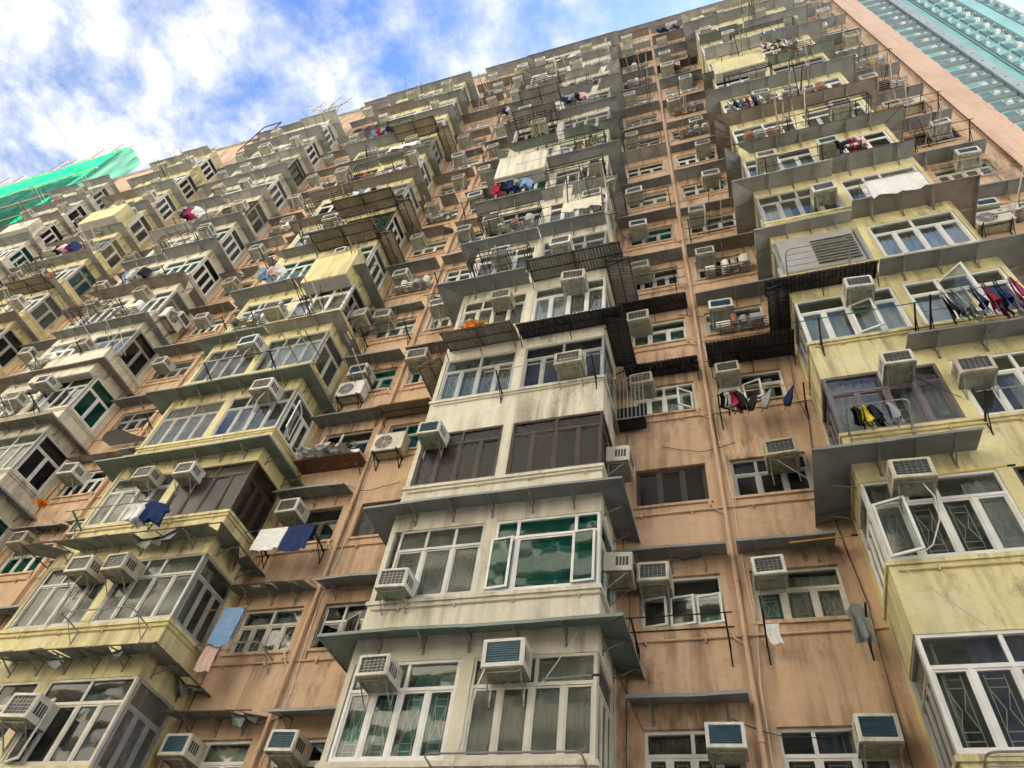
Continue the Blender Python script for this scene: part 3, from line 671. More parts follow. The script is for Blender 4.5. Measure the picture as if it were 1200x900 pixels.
# ------------------------------------------------------------------ air conditioners
def ac_meshes(kind):
    w_, h_, d_ = (.62, .42, .62) if kind != 'small' else (.5, .36, .55)
    body = 'ac_beige' if kind == 'beige' else 'ac_white'; gm = 'ac_blue' if kind == 'blue' else 'ac_dark'
    c = MB(); t = .028; X = w_/2; y0 = -.45; y1 = y0+d_
    for bx in ((-X, -X+t, y0, y1, .012, h_), (X-t, X, y0, y1, .012, h_), (-X+t, X-t, y0, y1, h_-t, h_), (-X+t, X-t, y1-t, y1, .012, h_-t)): c.box(*bx, body)
    c.box(-X-.004, X+.004, y0+.02, y1, 0, .012, 'ac_base')
    for x in (-.5, 0, .5): c.box(x*X-.02, x*X+.02, y0+.05, y1-.05, -.008, 0, 'ac_base')
    for z in (0, 1):                                                             # front bezel
        zz = (.012, .07) if z == 0 else (h_-.045, h_-.0)
        c.box(-X+t, X-t, y0-.012, y0+.03, *zz, body)
    for s in (-1, 1): c.box(min(s*(X-t), s*(X-.06)), max(s*(X-t), s*(X-.06)), y0-.012, y0+.03, .07, h_-.045, body)
    g = MB(); g.box(-X+.05, X-.05, y0+.02, y0+.03, .07, h_-.04, gm)
    if kind in ('white', 'beige'):
        for i in range(1, 6): x = -X+.06+(w_-.12)*i/6; g.box(x-.004, x+.004, y0+.008, y0+.02, .07, h_-.045, 'steel_grey')
        for i in range(1, 5): z = .07+(h_-.115)*i/5; g.box(-X+.06, X-.06, y0+.006, y0+.02, z-.003, z+.003, 'steel_grey')
    else:
        for i in range(1, 9): z = .07+(h_-.115)*i/9; g.box(-X+.06, X-.06, y0+.002, y0+.02, z-.004, z+.004, gm)
    for s in (-1, 1):                                                           # side vents
        g.box(min(s*X, s*(X+.003)), max(s*X, s*(X+.003)), y0+.06, y0+.3, .12, h_-.1, 'ac_dark')
        for i in range(1, 4): yy = y0+.06+.24*i/4; g.box(min(s*X, s*(X+.008)), max(s*X, s*(X+.008)), yy-.008, yy+.008, .12, h_-.1, body)
    b = MB()
    for s in (-1, 1):
        b.bar((s*(X-.06), .0, -.02), (s*(X-.06), y0+.06, -.02), .014, 'steel_grey'); b.bar((s*(X-.06), .0, -.34), (s*(X-.06), y0+.12, -.03), .012, 'steel_grey'); b.bar((s*(X-.06), -.01, -.36), (s*(X-.06), -.01, -.02), .012, 'steel_grey')
    b.bar((-X+.06, y0+.1, -.02), (X-.06, y0+.1, -.02), .014, 'steel_grey')
    return [c.mesh('casing'), g.mesh('grille'), b.mesh('bracket')]
ACM = {k: ac_meshes(k) for k in ('white', 'beige', 'blue', 'small')}
ACN = {}
def hose_mb(pts): m = MB(); m.tube(pts, .011, 'hose_white', 6); return m
LOOK = {'white': 'white grid-grilled air conditioner', 'beige': 'yellowed air conditioner', 'blue': 'blue-grilled air conditioner', 'small': 'small air conditioner'}
def ac(where, k, which, x, y, z, kind='white', rz=0, hose=None, label=None, br=True):
    """z = bottom of the casing; y = wall face"""
    if not inview((x, y-.45, z+.2), 25): return
    lab = label or f'{LOOK[kind]}, {ORD[k]} row up, {which} {where}'
    if lab in LABELS: lab = f'lower air conditioner, {ORD[k]} row up, {which} {where}'
    if lab in LABELS: return
    o = empty('air_conditioner', (x, y, z), lab, 'air conditioner', 'air conditioners on the facade', rz)
    q_ = R.uniform(.84, 1.06); o.scale = (q_, R.uniform(.85, 1.08), q_*R.uniform(.92, 1.06)); o.rotation_euler = (R.uniform(-.02, .06), R.uniform(-.035, .035), rz+R.uniform(-.04, .04))
    c, g, b = ACM[kind]
    obj('casing', c, o); obj('grille', g, o)
    if br: obj('bracket', b, o)
    if hose: obj('drain_hose', hose_mb(hose), o)
    return o
NAME = {n: v[3] for n, v in BAYS.items()} | {g: v[2] for g, v in GAPS.items()}
def bay_ac(n, x, kf, kind='white', hose=None):
    k = int(kf+.12); x0, x1 = BAYS[n][:2]; which = 'left flat of' if x < (x0+x1)/2 else 'right flat of'
    ac(NAME[n], k, which, x, B, S(0)+kf*H-.21, kind, hose=hose)
def pink_ac(g, x, k, f=.29, kind='white', hose=None):
    x0, x1 = GAPS[g][:2]; which = ('left window' if x < pipe_x(g)-.05 else 'right window') if g != 'pr' else 'window'
    ac(NAME[g], k, which+' of' if g != 'pr' else which+' of', x, D, S(k)+f*H-.21, kind, hose=hose)
HS = [(-.25, -.42, .02), (-.3, -.5, -.25), (-.42, -.42, -.8), (-.62, -.2, -1.3), (-.75, -.08, -1.55)]
HS2 = [(.1, -.3, .0), (.16, -.42, -.4), (.12, -.35, -.8), (-.05, -.2, -1.15), (-.3, -.1, -1.3)]
for a in (('cb', -5.58, .46), ('cb', -3.5, .49, 'blue', HS), ('cb', -5.74, 1.07), ('cb', -5.86, 2.48, 'blue'), ('cb', -2.86, 3.09, 'beige'), ('cb', -4.95, 4.38, 'beige'), ('cb', -2.95, 4.43, 'beige'), ('cb', -5.28, 5.27), ('cb', -3.44, 5.26),
          ('yb', -12.35, .29), ('yb', -13.34, 1.45, 'white', HS2), ('yb', -12.34, 1.43, 'beige'), ('yb', -13.48, 2.46, 'beige'), ('yb', -12.24, 2.44), ('yb', -11.32, 3.48, 'white', HS2), ('yb', -12.93, 4.4, 'blue', HS2), ('yb', -12.94, 5.1),
          ('rb', 2.85, 1.51, 'white', HS2), ('rb', 3.39, 2.49), ('rb', 4.53, 2.34, 'beige'), ('rb', 3.39, 3.46), ('rb', 3.74, 5.21), ('rb', 2.73, 6.25), ('rb', 4.44, 6.22, 'blue'), ('rb', 5.42, 7.21, 'beige'), ('rb', 4.34, 8.14), ('rb', 3.4, 8.2), ('rb', 3.64, 9.15, 'beige'), ('rb', 3.2, 10.2)):
    bay_ac(*a)
for a in (('p0', -.51, 0, .27, 'blue'), ('p0', 1.5, 0, .29, 'blue'), ('p0', -1.4, 1, .30), ('p0', .55, 1, .31, 'white'), ('p0', 1.21, 2, .28, 'beige'), ('p0', -1.45, 3, .33, 'beige'), ('p0', .52, 3, .32, 'beige'), ('p0', -1.45, 4, .28, 'beige'), ('p0', .65, 4, .28, 'blue'),
          ('p1', -9.95, 0, .28, 'blue'), ('p1', -7.76, 0, .28, 'blue'), ('p1', -9.93, 2, .30), ('p1', -9.7, 4, .21, 'blue'), ('p1', -7.9, 4, .3, 'beige'), ('pr', 8.3, 6, .35, 'blue'), ('pr', 7.64, 5, .2, 'blue'), ('pr', 7.62, 8, .1)):
    pink_ac(*a)
for n in BAYS:                                     # upper rows
    x0, x1 = BAYS[n][:2]; xm = (x0+x1)/2
    k0 = {'cb': 6, 'yb': 6, 'rb': 11}.get(n, 2)
    for k in range(k0, NB):
        for s in (0, 1):
            if R.random() < .82:
                a = x0+.4 if s == 0 else xm+.4; u = R.choice([0, .35, .62, 1])*(xm-x0-.8); kind = R.choices(['white', 'beige', 'blue', 'small'], [4, 3, 1.5, 1])[0]
                bay_ac(n, a+u, k+R.choice([.2, .24, .42, .45]), kind)
for g in GAPS:
    k0 = {'p0': 5, 'p1': 5, 'pr': 7}.get(g, 2)
    for k in range(k0, NP):
        for i, (a, b) in enumerate(gapwins(g)):
            if g == 'pr' and k == 8: continue
            if R.random() < .85: pink_ac(g, a+.32+R.choice([0, 0, 0, .2, .7])*(1 if k > 6 else .3), k, R.choice([.26, .29, .33]), R.choices(['white', 'beige', 'blue'], [4, 3, 1.5])[0])
for kf, lab in ((1.30, 'grey-backed air conditioner on right side of white centre bay, second row up'), (2.26, 'grey-backed air conditioner on right side of white centre bay, third row up')):
    ac('', 0, '', -2.14, D-.55, S(0)+kf*H-.2, 'white', math.pi/2, label=lab)
ac('', 0, '', -10.57, D-.5, S(5)+.3, 'beige', math.pi/2, label='yellowed air conditioner on right side of yellow bay left of centre, sixth row up')
ac('', 0, '', -19.3, D-.5, S(6)+.3, 'white', math.pi/2, label='air conditioner on right side of white bay at left, seventh row up')
def condenser(x, y, z, label, rz=0):
    if not inview((x, y, z), 40): return
    o = empty('air_conditioner', (x, y, z), label, 'air conditioner', 'split unit condensers', rz)
    c = MB(); c.box(-.42, .42, -.36, -.04, 0, .58, 'ac_white'); c.box(-.43, .43, -.37, -.03, .58, .6, 'ac_white'); c.box(-.40, .40, -.35, -.05, -.012, 0, 'ac_base'); obj('casing', c, o)
    f = MB(); n = 20; cx, cz, r = -.12, .29, .235
    vs = [(cx, -.364, cz)] + [(cx+r*math.cos(2*math.pi*i/n), -.364, cz+r*math.sin(2*math.pi*i/n)) for i in range(n)]
    f.add(vs, [(0, 1+(i+1) % n, 1+i) for i in range(n)], 'ac_dark')
    for rr in (.06, .12, .18, .235):
        pts = [(cx+rr*math.cos(2*math.pi*i/n), -.372, cz+rr*math.sin(2*math.pi*i/n)) for i in range(n+1)]; f.tube(pts, .005, 'ac_white', 4)
    for i in range(8): f.bar((cx, -.372, cz), (cx+r*math.cos(i*math.pi/4), -.372, cz+r*math.sin(i*math.pi/4)), .005, 'ac_white')
    obj('fan_grille', f, o)
    b = MB()
    for s in (-.32, .32): b.bar((s, 0, -.03), (s, -.42, -.03), .016, 'steel_black'); b.bar((s, -.01, -.35), (s, -.36, -.04), .014, 'steel_black'); b.bar((s, -.01, -.36), (s, -.01, 0), .014, 'steel_black')
    b.bar((-.34, -.3, -.03), (.34, -.3, -.03), .014, 'steel_black'); obj('bracket', b, o); return o
condenser(-7.85, D, S(3)-.32, 'white split condenser on black brackets between brown and teal windows')
condenser(-9.75, D, S(4)-.5, 'white split condenser below a blue grilled unit beside yellow bay')
condenser(7.55, D, S(5)-.45, 'white split condenser on bracket of pink end strip beside yellow bay')
condenser(-19.3, D-.75, S(6)-.15, 'white fan condenser hung on the side of white bay at left', math.pi/2)
condenser(8.2, D, S(8)+.0, 'white fan condenser high on pink end strip at right')

# ------------------------------------------------------------------ drying racks
def loop_rack(x0, x1, y, z, d, label, rails=2, mat='steel_grey', rise=.05):
    if not inview(((x0+x1)/2, y, z), 60): return
    o = empty('drying_rack', ((x0+x1)/2, y, z), label, 'drying rack', 'metal drying racks'); X = (x1-x0)/2
    m = MB(); c = .09
    m.tube([(-X, 0, 0), (-X, -d+c, rise), (-X+c*.4, -d+c*.3, rise), (-X+c, -d, rise), (X-c, -d, rise), (X-c*.4, -d+c*.3, rise), (X, -d+c, rise), (X, 0, 0)], .014, mat, 6)
    m.tube([(-X, -.012, -.3), (-X, -.012, .03)], .012, mat); m.tube([(X, -.012, -.3), (X, -.012, .03)], .012, mat)
    m.bar((-X, -.015, -.27), (-X, -d*.6, rise*.6), .009, mat); m.bar((X, -.015, -.27), (X, -d*.6, rise*.6), .009, mat)
    obj('loop', m, o)
    for i in range(rails):
        r_ = MB(); yy = -d*(i+1)/(rails+1); r_.bar((-X, yy, rise*(i+1)/(rails+1)), (X, yy, rise*(i+1)/(rails+1)), .007, mat, 5); obj('rail', r_, o)
    return o
def arm_rack(x0, x1, y, z, d, label, poles=2, pole='steel_black', rise=.18, arm='steel_black', over=.12):
    if not inview(((x0+x1)/2, y, z), 60): return
    o = empty('drying_rack', ((x0+x1)/2, y, z), label, 'drying rack', 'toothed arm drying racks'); X = (x1-x0)/2
    for s in (-X, X):
        m = MB(); m.bar((s, 0, 0), (s, -d, rise), .021, arm); m.bar((s, 0, -.28), (s, -d*.6, rise*.55), .012, arm); m.bar((s, -.012, -.32), (s, -.012, .1), .014, arm)
        for i in range(5): q = (i+1)/5.5; m.bar((s, -d*q, rise*q), (s, -d*q-.02, rise*q+.06), .009, arm)
        obj('arm', m, o)
    for i in range(poles):
        q = (.95, .55, .3)[i]; m = MB(); m.bar((-X-over, -d*q, rise*q+.03), (X+over, -d*q, rise*q+.025), .011, pole, 6); obj('pole', m, o)
    return o
loop_rack(-12.7, -11.0, B, S(1)-.18, .6, 'grey tube drying rack on the ledge of yellow bay left of centre', 1)
loop_rack(-10.45, -8.95, D, S(1)-.2, .6, 'grey tube drying rack under the grilled window beside the blue cloth', 2)
loop_rack(-4.35, -2.2, B, S(0)-.25, .65, 'grey tube drying rack at bottom of white centre bay', 1)
loop_rack(2.25, 3.25, B, S(2)-.12, .5, 'small tube drying rack with black clothes under purple framed window', 2, rise=.25)
loop_rack(2.2, 3.55, B, S(4)-.15, .7, 'grey tube drying rack before the grey louvred panel', 4, rise=.1)
loop_rack(4.45, 5.85, B, S(5)-.2, .6, 'tube drying rack holding a pale sheet at right yellow bay', 3, rise=.2)
loop_rack(6.9, 8.7, D, S(6)-.2, .6, 'grey tube drying rack on pink end strip, seventh row up', 2, rise=.25)
loop_rack(2.3, 3.9, B, S(0)-.3, .6, 'dark tube drying rack at bottom right corner below grilled windows', 5)
arm_rack(-1.75, -.27, D, S(1)-.45, .75, 'black toothed rack with two rods under white framed green window', 2)
arm_rack(.3, 1.78, D, S(1)-.45, .75, 'black toothed rack without rods under floral curtained window', 0)
arm_rack(.2, 1.95, D, S(3)-.5, .6, 'thin black rack with small clothes under third pink window right', 2, pole='pipe_pink')
arm_rack(-4.5, -2.3, B, S(3)-.15, .6, 'rack with long rail across white centre bay, fourth row up', 1, pole='steel_grey', over=.3)
arm_rack(2.35, 4.1, B, S(3)-.2, .6, 'black arms with teal pole on right yellow bay', 1, pole='pole_green', over=.5)
arm_rack(4.35, 6.2, B, S(3)-.25, .75, 'black arms carrying red and navy clothes at right edge', 2, pole='steel_grey')
arm_rack(4.35, 6.0, B, S(2)-.15, .55, 'short black arms with grey pole by sky reflecting windows', 1, pole='steel_grey')
arm_rack(-10.2, -8.75, D, S(2)-.35, .75, 'green pole rack holding white and navy towels', 2, pole='pole_green', over=.3)
arm_rack(-14.7, -12.6, B, S(2)-.1, .5, 'green rack with shirts on yellow bay, third row up', 1, pole='pole_green', arm='pole_green', over=.25)
arm_rack(-13.6, -11.6, B, S(5)-.1, .55, 'dark arms on yellow bay left of centre, sixth row up', 1)
arm_rack(-13.9, -11.7, B, S(4)-.1, .55, 'dark arms on yellow bay left of centre, fifth row up', 1)
arm_rack(-22.9, -20.4, B, S(4)-.1, .7, 'green pole rack on white bay at left, fifth row up', 2, pole='pole_green', over=.3)
arm_rack(-22.6, -20.6, B, S(5)-.05, .7, 'dark arms on white bay at left, sixth row up', 1)
arm_rack(-22.6, -20.6, B, S(6)-.05, .7, 'dark arms on white bay at left, seventh row up', 2)
arm_rack(-1.75, -.4, D, S(5)-.35, .6, 'thin rack on pink strip right of centre, sixth row up', 2, over=.3)
arm_rack(-5.9, -2.3, B, S(6)-.15, .6, 'long rack with cream blanket on white centre bay', 2, over=.2)
arm_rack(-5.9, -3.0, B, S(7)-.15, .7, 'cluttered black rack on white centre bay, eighth row up', 3, over=.3)
arm_rack(-6.0, -4.4, B, S(5)-.15, .65, 'black rack on white centre bay, sixth row up', 2, over=.2)
def cage_rack(x0, x1, y, z, d, h_, label, mat='steel_black', posts=None):
    if not inview(((x0+x1)/2, y, z), 60): return
    o = empty('railing_rack', ((x0+x1)/2, y, z), label, 'rack', 'black railing racks on bays'); X = (x1-x0)/2; n = posts or max(3, int((x1-x0)/.55)+1)
    for q in (0, .55, 1):
        m = MB(); m.tube([(-X, 0, h_*q), (-X, -d, h_*q), (X, -d, h_*q), (X, 0, h_*q)], .014, mat, 5); obj('rail', m, o)
    for i in range(n):
        x = -X+2*X*i/(n-1); m = MB(); m.bar((x, -d, -.05), (x, -d, h_+R.choice([0, 0, .25])), .014, mat, 5); m.bar((x, 0, 0), (x, -d, 0), .012, mat, 5); obj('post', m, o)
    return o
for n, k, a, b, d_, h_ in (('cb', 5, .2, 2.0, .65, .55), ('cb', 6, .1, 2.1, .7, .5), ('cb', 7, 2.1, 4.1, .65, .5), ('cb', 8, 1.9, 4.1, .6, .45), ('cb', 9, .1, 1.9, .9, .7), ('cb', 11, .1, 1.9, .9, .7), ('yb', 7, 1.8, 4.2, .8, .4), ('yb', 8, .2, 2.2, .7, .5), ('yb', 9, 1.6, 4.0, .75, .4), ('yb', 11, .5, 3.0, .8, .5),
                           ('wb', 6, .4, 2.4, .7, .5), ('wb', 8, 1.4, 3.8, .7, .5), ('yc', 8, 1.0, 3.6, .7, .5), ('rb', 7, 2.2, 4.0, .65, .5), ('rb', 9, .3, 2.0, .6, .45), ('rb', 11, 1.2, 3.8, .6, .45)):
    x0 = BAYS[n][0]; cage_rack(x0+a, x0+b, B, S(k)-.1, d_, h_, f'black railing rack outside {NAME[n]}, {ORD[k]} row up')
SPOTS = [('cb', k) for k in (8, 9, 10, 11)] + [('rb', k) for k in (6, 7, 8, 9, 10)] + [('yb', k) for k in (7, 8, 9, 10, 11)] + [('wb', k) for k in (7, 8, 9, 10)] + [('yc', k) for k in (8, 9, 10)]
for n, k in SPOTS:
    x0, x1 = BAYS[n][:2]; a = x0+R.uniform(.2, 1.6)
    arm_rack(a, a+R.uniform(1.4, 2.2), B, S(k)-.12, .6, f'thin dark drying rack on {NAME[n]}, {ORD[k]} row up', R.choice([1, 2, 2]))
for g, k in (('p0', 7), ('p0', 6), ('p0', 9), ('p1', 5), ('p1', 6), ('p1', 8), ('p2', 4), ('p2', 6), ('pr', 7), ('pr', 8), ('pr', 10), ('p1', 10), ('p1', 12), ('p2', 8)):
    x0, x1 = GAPS[g][:2]; a, b = gapwins(g)[0 if k % 2 else -1]
    arm_rack(a, b+.05, D, S(k)-.35, .65, f'thin dark drying rack on {NAME[g]}, {ORD[k]} row up', R.choice([1, 2]))

# ------------------------------------------------------------------ laundry and other things outside
def cloth_mb(w_, h_, mat, seed=0, depth=.05, taper=0, thick=.008, hang=.12):
    """a cloth folded over a rail: local x along the rail, origin at the rail; two leaves hang down"""
    rr = random.Random(seed); m = MB(); m.smooth = True; nx, nz = 12, 8; ph = rr.uniform(0, 6)
    for leaf, hh in ((-1, h_), (1, h_*rr.uniform(.45, .8))):
        vs = []
        for j in range(nz+1):
            t = j/nz
            for i in range(nx+1):
                u = i/nx-.5; f = depth*t*(.35+math.sin(u*15+ph)*.5+.3*math.sin(u*31+ph*2))
                vs.append((u*w_*(1-taper*t)+.02*math.sin(t*5+ph)*t, leaf*(.012+f*.6+.015*t), -t*hh*(1+.04*math.sin(u*9+ph))+.012*math.cos(t*3.14/2)))
        o = len(vs); vs += [(x, y+leaf*thick, z) for x, y, z in vs]; fs = []
        for j in range(nz):
            for i in range(nx):
                a = j*(nx+1)+i; fs.append((a, a+1, a+nx+2, a+nx+1)); fs.append((o+a, o+a+nx+1, o+a+nx+2, o+a+1))
        m.add(vs, fs, mat)
    m.box(-w_/2, w_/2, -.02, .02, -.004, .012, mat)
    return m
def garment_mb(w_, h_, mat, seed=0, sleeves=True):
    rr = random.Random(seed); m = MB(); m.smooth = True; ph = rr.uniform(0, 6); n = 10; rows = 9; prof = []
    for j in range(rows+1):
        t = j/rows; half = w_*(.20 if t == 0 else (.5 if sleeves and t < .32 else .36+.05*t)); prof.append((t, half))
    for face in (-1, 1):
        vs = []
        for t, half in prof:
            for i in range(n+1):
                u = 2*i/n-1; drop = .22*h_*max(0, abs(u)*half/w_-.2)*(1.8 if sleeves else .4)
                vs.append((u*half, face*(.018+.03*t*(1+math.sin(u*6+ph)))+.03*math.sin(u*4+ph+t*2)*t, -t*h_-drop+.015*math.sin(u*7+ph)*t))
        fs = []
        for j in range(rows):
            for i in range(n):
                a = j*(n+1)+i; q = (a, a+1, a+n+2, a+n+1); fs.append(q if face < 0 else q[::-1])
        m.add(vs, fs, mat)
    m.bar((0, 0, 0), (0, 0, .07), .006, 'steel_grey', 5); m.bar((-w_*.22, 0, -.02), (w_*.22, 0, -.02), .007, 'steel_grey', 5)
    return m
def thing(name, mb, loc, label, cat, group=None, rz=0):
    o = obj(name, mb, None, loc, rz); tag(o, label, cat, group); return o
def cloth(x, y, z, w_, h_, mat, label, cat='laundry', seed=1, rz=0, taper=0, depth=.06, name='hanging_cloth'): return thing(name, cloth_mb(w_, h_, mat, seed, depth, taper), (x, y, z), label, cat, 'laundry hung outside', rz)
def shirt(x, y, z, w_, h_, mat, label, seed=1, rz=0, sleeves=True): return thing('garment', garment_mb(w_, h_, mat, seed, sleeves), (x, y, z), label, 'laundry', 'laundry hung outside', rz)
yt = D-.71
cloth(-9.72, yt, S(2)-.15, .72, .62, 'cloth_white', 'white towel hanging left of a navy towel on the pink wall', seed=3, depth=.09)
cloth(-9.0, yt, S(2)-.15, .68, .72, 'cloth_navy', 'navy blue towel hanging right of a white towel', seed=4, depth=.09)
shirt(-12.62, B-.475, S(2)-.03, .5, .5, 'cloth_white', 'leftmost white shirt on the yellow bay ledge', 5, .9); shirt(-12.4, B-.475, S(2)-.03, .5, .5, 'cloth_white', 'white shirt between a white and a navy shirt', 6, .7)
shirt(-12.12, B-.475, S(2)-.03, .55, .52, 'cloth_navy', 'navy shirt hanging beside two white shirts on yellow bay', 7, .5)
cloth(-9.85, D-.62, S(1)+.62, .42, .85, 'cloth_blue', 'light blue cloth hanging by the yellow bay corner', seed=8, rz=.2, depth=.04)
bp = MB(); bp.bar((-.6, 0, 0), (.5, 0, .02), .012, 'bamboo', 6); thing('bamboo_pole', bp, (-9.95, D-.62, S(1)+.63), 'short pole holding the light blue cloth', 'pole')
cloth(-9.95, D-.6, S(1)-.2, .34, .55, 'cloth_pink', 'pale pink rag hanging under the grey tube rack', seed=9)
def crumple(loc, size, mat, label, seed, name='plastic_sheet', cat='sheet'):
    rr = random.Random(seed); m = MB(); n = 14; vs = []
    hs = {}
    def hh(i, j):
        if (i, j) not in hs: hs[(i, j)] = rr.uniform(-1, 1)
        return hs[(i, j)]
    for side in (0, 1):
        for j in range(n+1):
            for i in range(n+1):
                u, v = i/n-.5, j/n-.5; edge = 1+.18*rr.uniform(-1, 1)*(i in (0, n) or j in (0, n))
                vs.append((u*size[0]*edge, v*size[1]*edge, size[2]*(hh(i, j)*.5+hh(i//3, 50+j//3)*.7)-side*.012-abs(v)*size[2]))
    fs = []; o = (n+1)**2
    for j in range(n):
        for i in range(n):
            a = j*(n+1)+i; fs.append((a, a+1, a+n+2, a+n+1)); fs.append((o+a, o+a+n+1, o+a+n+2, o+a+1))
    m.add(vs, fs, mat); return thing(name, m, loc, label, cat)
crumple((-9.45, D-.5, S(3)-.32), (1.35, .7, .10), 'cloth_silver', 'crumpled silver plastic sheet over junk below plants on pink wall', 21)
sh = MB(); sh.box(-.95, .95, -.5, 0, -.03, 0, 'steel_rust'); [sh.bar((s, -.02, -.35), (s, -.45, -.03), .015, 'steel_rust') for s in (-.85, .85)]; [sh.bar((s, -.48, 0), (s+.15, -.5, .75), .018, 'cloth_white') for s in (-.45, .1)]
thing('window_shelf', sh, (-9.4, D, S(3)-.42), 'rusty window shelf with white poles carrying plants and plastic', 'shelf')
def plant(loc, label, r=.28, n=60, seed=1, pot=True):
    rr = random.Random(seed); o = empty('potted_plant', loc, label, 'plant', 'potted plants on ledges')
    if pot:
        p = MB(); p.bar((0, 0, 0), (0, 0, .2), .085, 'terracotta', 10, .11); obj('pot', p, o)
    m = MB()
    for i in range(n):
        a = rr.uniform(0, 6.28); e = rr.uniform(-.2, 1.4); q = r*rr.uniform(.35, 1); c = Vector((math.cos(a)*math.cos(e)*q, math.sin(a)*math.cos(e)*q, .3+math.sin(e)*q))
        t = Vector((rr.uniform(-1, 1), rr.uniform(-1, 1), rr.uniform(-.6, .8))).normalized(); s_ = t.cross(Vector((rr.uniform(-1, 1), .3, 1))).normalized(); l = rr.uniform(.07, .13)
        m.add([c, c+t*l*.5+s_*l*.25, c+t*l, c+t*l*.5-s_*l*.25], [(0, 1, 2, 3)], 'leaf_green')
        if i % 5 == 0: m.bar((0, 0, .18), c, .005, 'leaf_green')
    obj('foliage', m, o); return o
plant((-8.95, D-.32, S(3)-.42), 'leafy potted plant on the rusty shelf beside pipe', .3, 80, 2); plant((-9.95, D-.25, S(3)-.42), 'leafy potted plant on the rusty shelf beside yellow bay corner', .3, 70, 3)
bk = MB(); bk.box(-.18, .18, -.1, .1, 0, .16, 'cloth_white'); bk.box(-.16, .16, -.08, .08, .16, .17, 'terracotta'); thing('planter_box', bk, (-8.72, D-.36, S(3)-.42), 'white planter box at the end of the rusty shelf', 'planter')
pl = MB(); pl.box(-.22, .22, -.01, .01, 0, .3, 'cloth_pink'); thing('notice_board', pl, (-9.75, D-.42, S(3)-.1), 'pink board propped among the junk on rusty shelf', 'board')
plant((-2.75, B-.2, S(8)-.0), 'bright green potted plant on white centre bay, ninth row up', .34, 110, 4); plant((-3.2, B-.2, S(8)), 'smaller green potted plant beside a bright green one', .24, 60, 5)
cloth(-2.8, B-.58, S(6)+.02, 1.2, .75, 'cloth_cream', 'cream blanket hung on rack of white centre bay', seed=10, depth=.12)
crumple((-5.56, B-.3, S(4)-.2), (.5, .3, .14), 'cloth_orange', 'orange plastic bag on the corrugated awning', 22, 'plastic_bag', 'bag'); crumple((-5.72, B-.28, S(4)-.02), (.5, .3, .10), 'cloth_white', 'white plastic bag beside an orange one', 23, 'plastic_bag', 'bag'); crumple((-5.25, B-.3, S(4)-.2), (.24, .22, .10), 'cloth_yellow', 'yellow plastic bag beside an orange one', 24, 'plastic_bag', 'bag')
for i, (x, mat, lab) in enumerate(((4.55, 'cloth_black', 'black trousers at the left end of right yellow bay laundry'), (4.72, 'cloth_grey', 'grey garment second from left in right yellow bay laundry'), (4.9, 'cloth_cream', 'cream garment among dark laundry on right yellow bay'),
        (5.06, 'cloth_navy', 'navy garment left of a red one at right edge'), (5.25, 'cloth_red', 'red garment between two navy ones at right edge'), (5.45, 'cloth_navy', 'navy garment right of a red one at right edge'), (5.7, 'cloth_magenta', 'magenta garment in right yellow bay laundry'),
        (5.9, 'cloth_pink', 'pink garment next to a magenta one in right yellow bay'), (6.1, 'cloth_magenta', 'magenta garment at the far right end of laundry'))):
    shirt(x, B-.74, S(3)-.08, .5, .75 if i < 3 else .62, mat, lab, 30+i, 1.1, i > 2)
for i, (x, mat, lab) in enumerate(((5.0, 'cloth_cream', 'cream garment on the inner rod of right yellow bay laundry'), (5.5, 'cloth_magenta', 'magenta garment on the inner rod of right yellow bay laundry'), (5.75, 'cloth_white', 'white garment on the inner rod of right yellow bay laundry'))):
    shirt(x, B-.42, S(3)-.14, .5, .5, mat, lab, 50+i, 1.0)
for i, (x, mat, lab) in enumerate(((.36, 'cloth_black', 'black garment on thin rack of pink strip'), (.46, 'cloth_white', 'white garment on thin rack between black and red ones'), (.58, 'cloth_red', 'red garment on thin rack of pink strip'), (.66, 'cloth_black', 'black garment right of a red one on thin rack'))):
    shirt(x, D-.57, S(3)-.34, .4, .46, mat, lab, 40+i, .9)
def umbrella(x, y, z, mat, label, seed):
    m = MB(); n = 8; rings = [(0, .012), (-.08, .03), (-.28, .075), (-.45, .085), (-.5, .05)]; vs = []
    for j, (z_, r) in enumerate(rings):
        for i in range(n): vs.append((r*math.cos(i*math.pi/4)*(1.15 if i % 2 else .75), r*math.sin(i*math.pi/4)*(1.15 if i % 2 else .75), z_))
    m.add(vs, [(j*n+i, j*n+(i+1) % n, (j+1)*n+(i+1) % n, (j+1)*n+i) for j in range(len(rings)-1) for i in range(n)] + [tuple(range(n)), tuple(range((len(rings)-1)*n, len(rings)*n))[::-1]], mat)
    m.bar((0, 0, -.5), (0, 0, -.62), .008, 'steel_black', 5); m.bar((0, 0, 0), (0, 0, .06), .006, 'steel_black', 5); o = thing('umbrella', m, (x, y, z), label, 'umbrella', 'folded umbrellas on the rack'); o.rotation_euler = (.3, .5, 0)
umbrella(1.02, D-.57, S(3)-.34, 'cloth_black', 'leftmost black folded umbrella on the thin rack', 1); umbrella(1.3, D-.57, S(3)-.34, 'cloth_grey', 'grey folded umbrella between two dark ones', 2); umbrella(1.75, D-.57, S(3)-.34, 'cloth_navy', 'navy folded umbrella at the right end of thin rack', 3)
for i, (x, mat, lab) in enumerate(((2.42, 'cloth_black', 'black garment bunched on small rack under purple window'), (2.56, 'cloth_yellow', 'yellow and black cloth on small rack under purple window'), (2.68, 'cloth_black', 'second black garment on small rack under purple window'), (2.95, 'cloth_grey', 'grey cloth at right of small rack under purple window'))):
    shirt(x, B-.45, S(2)+.1, .34, .42, mat, lab, 60+i, .8, i != 1)
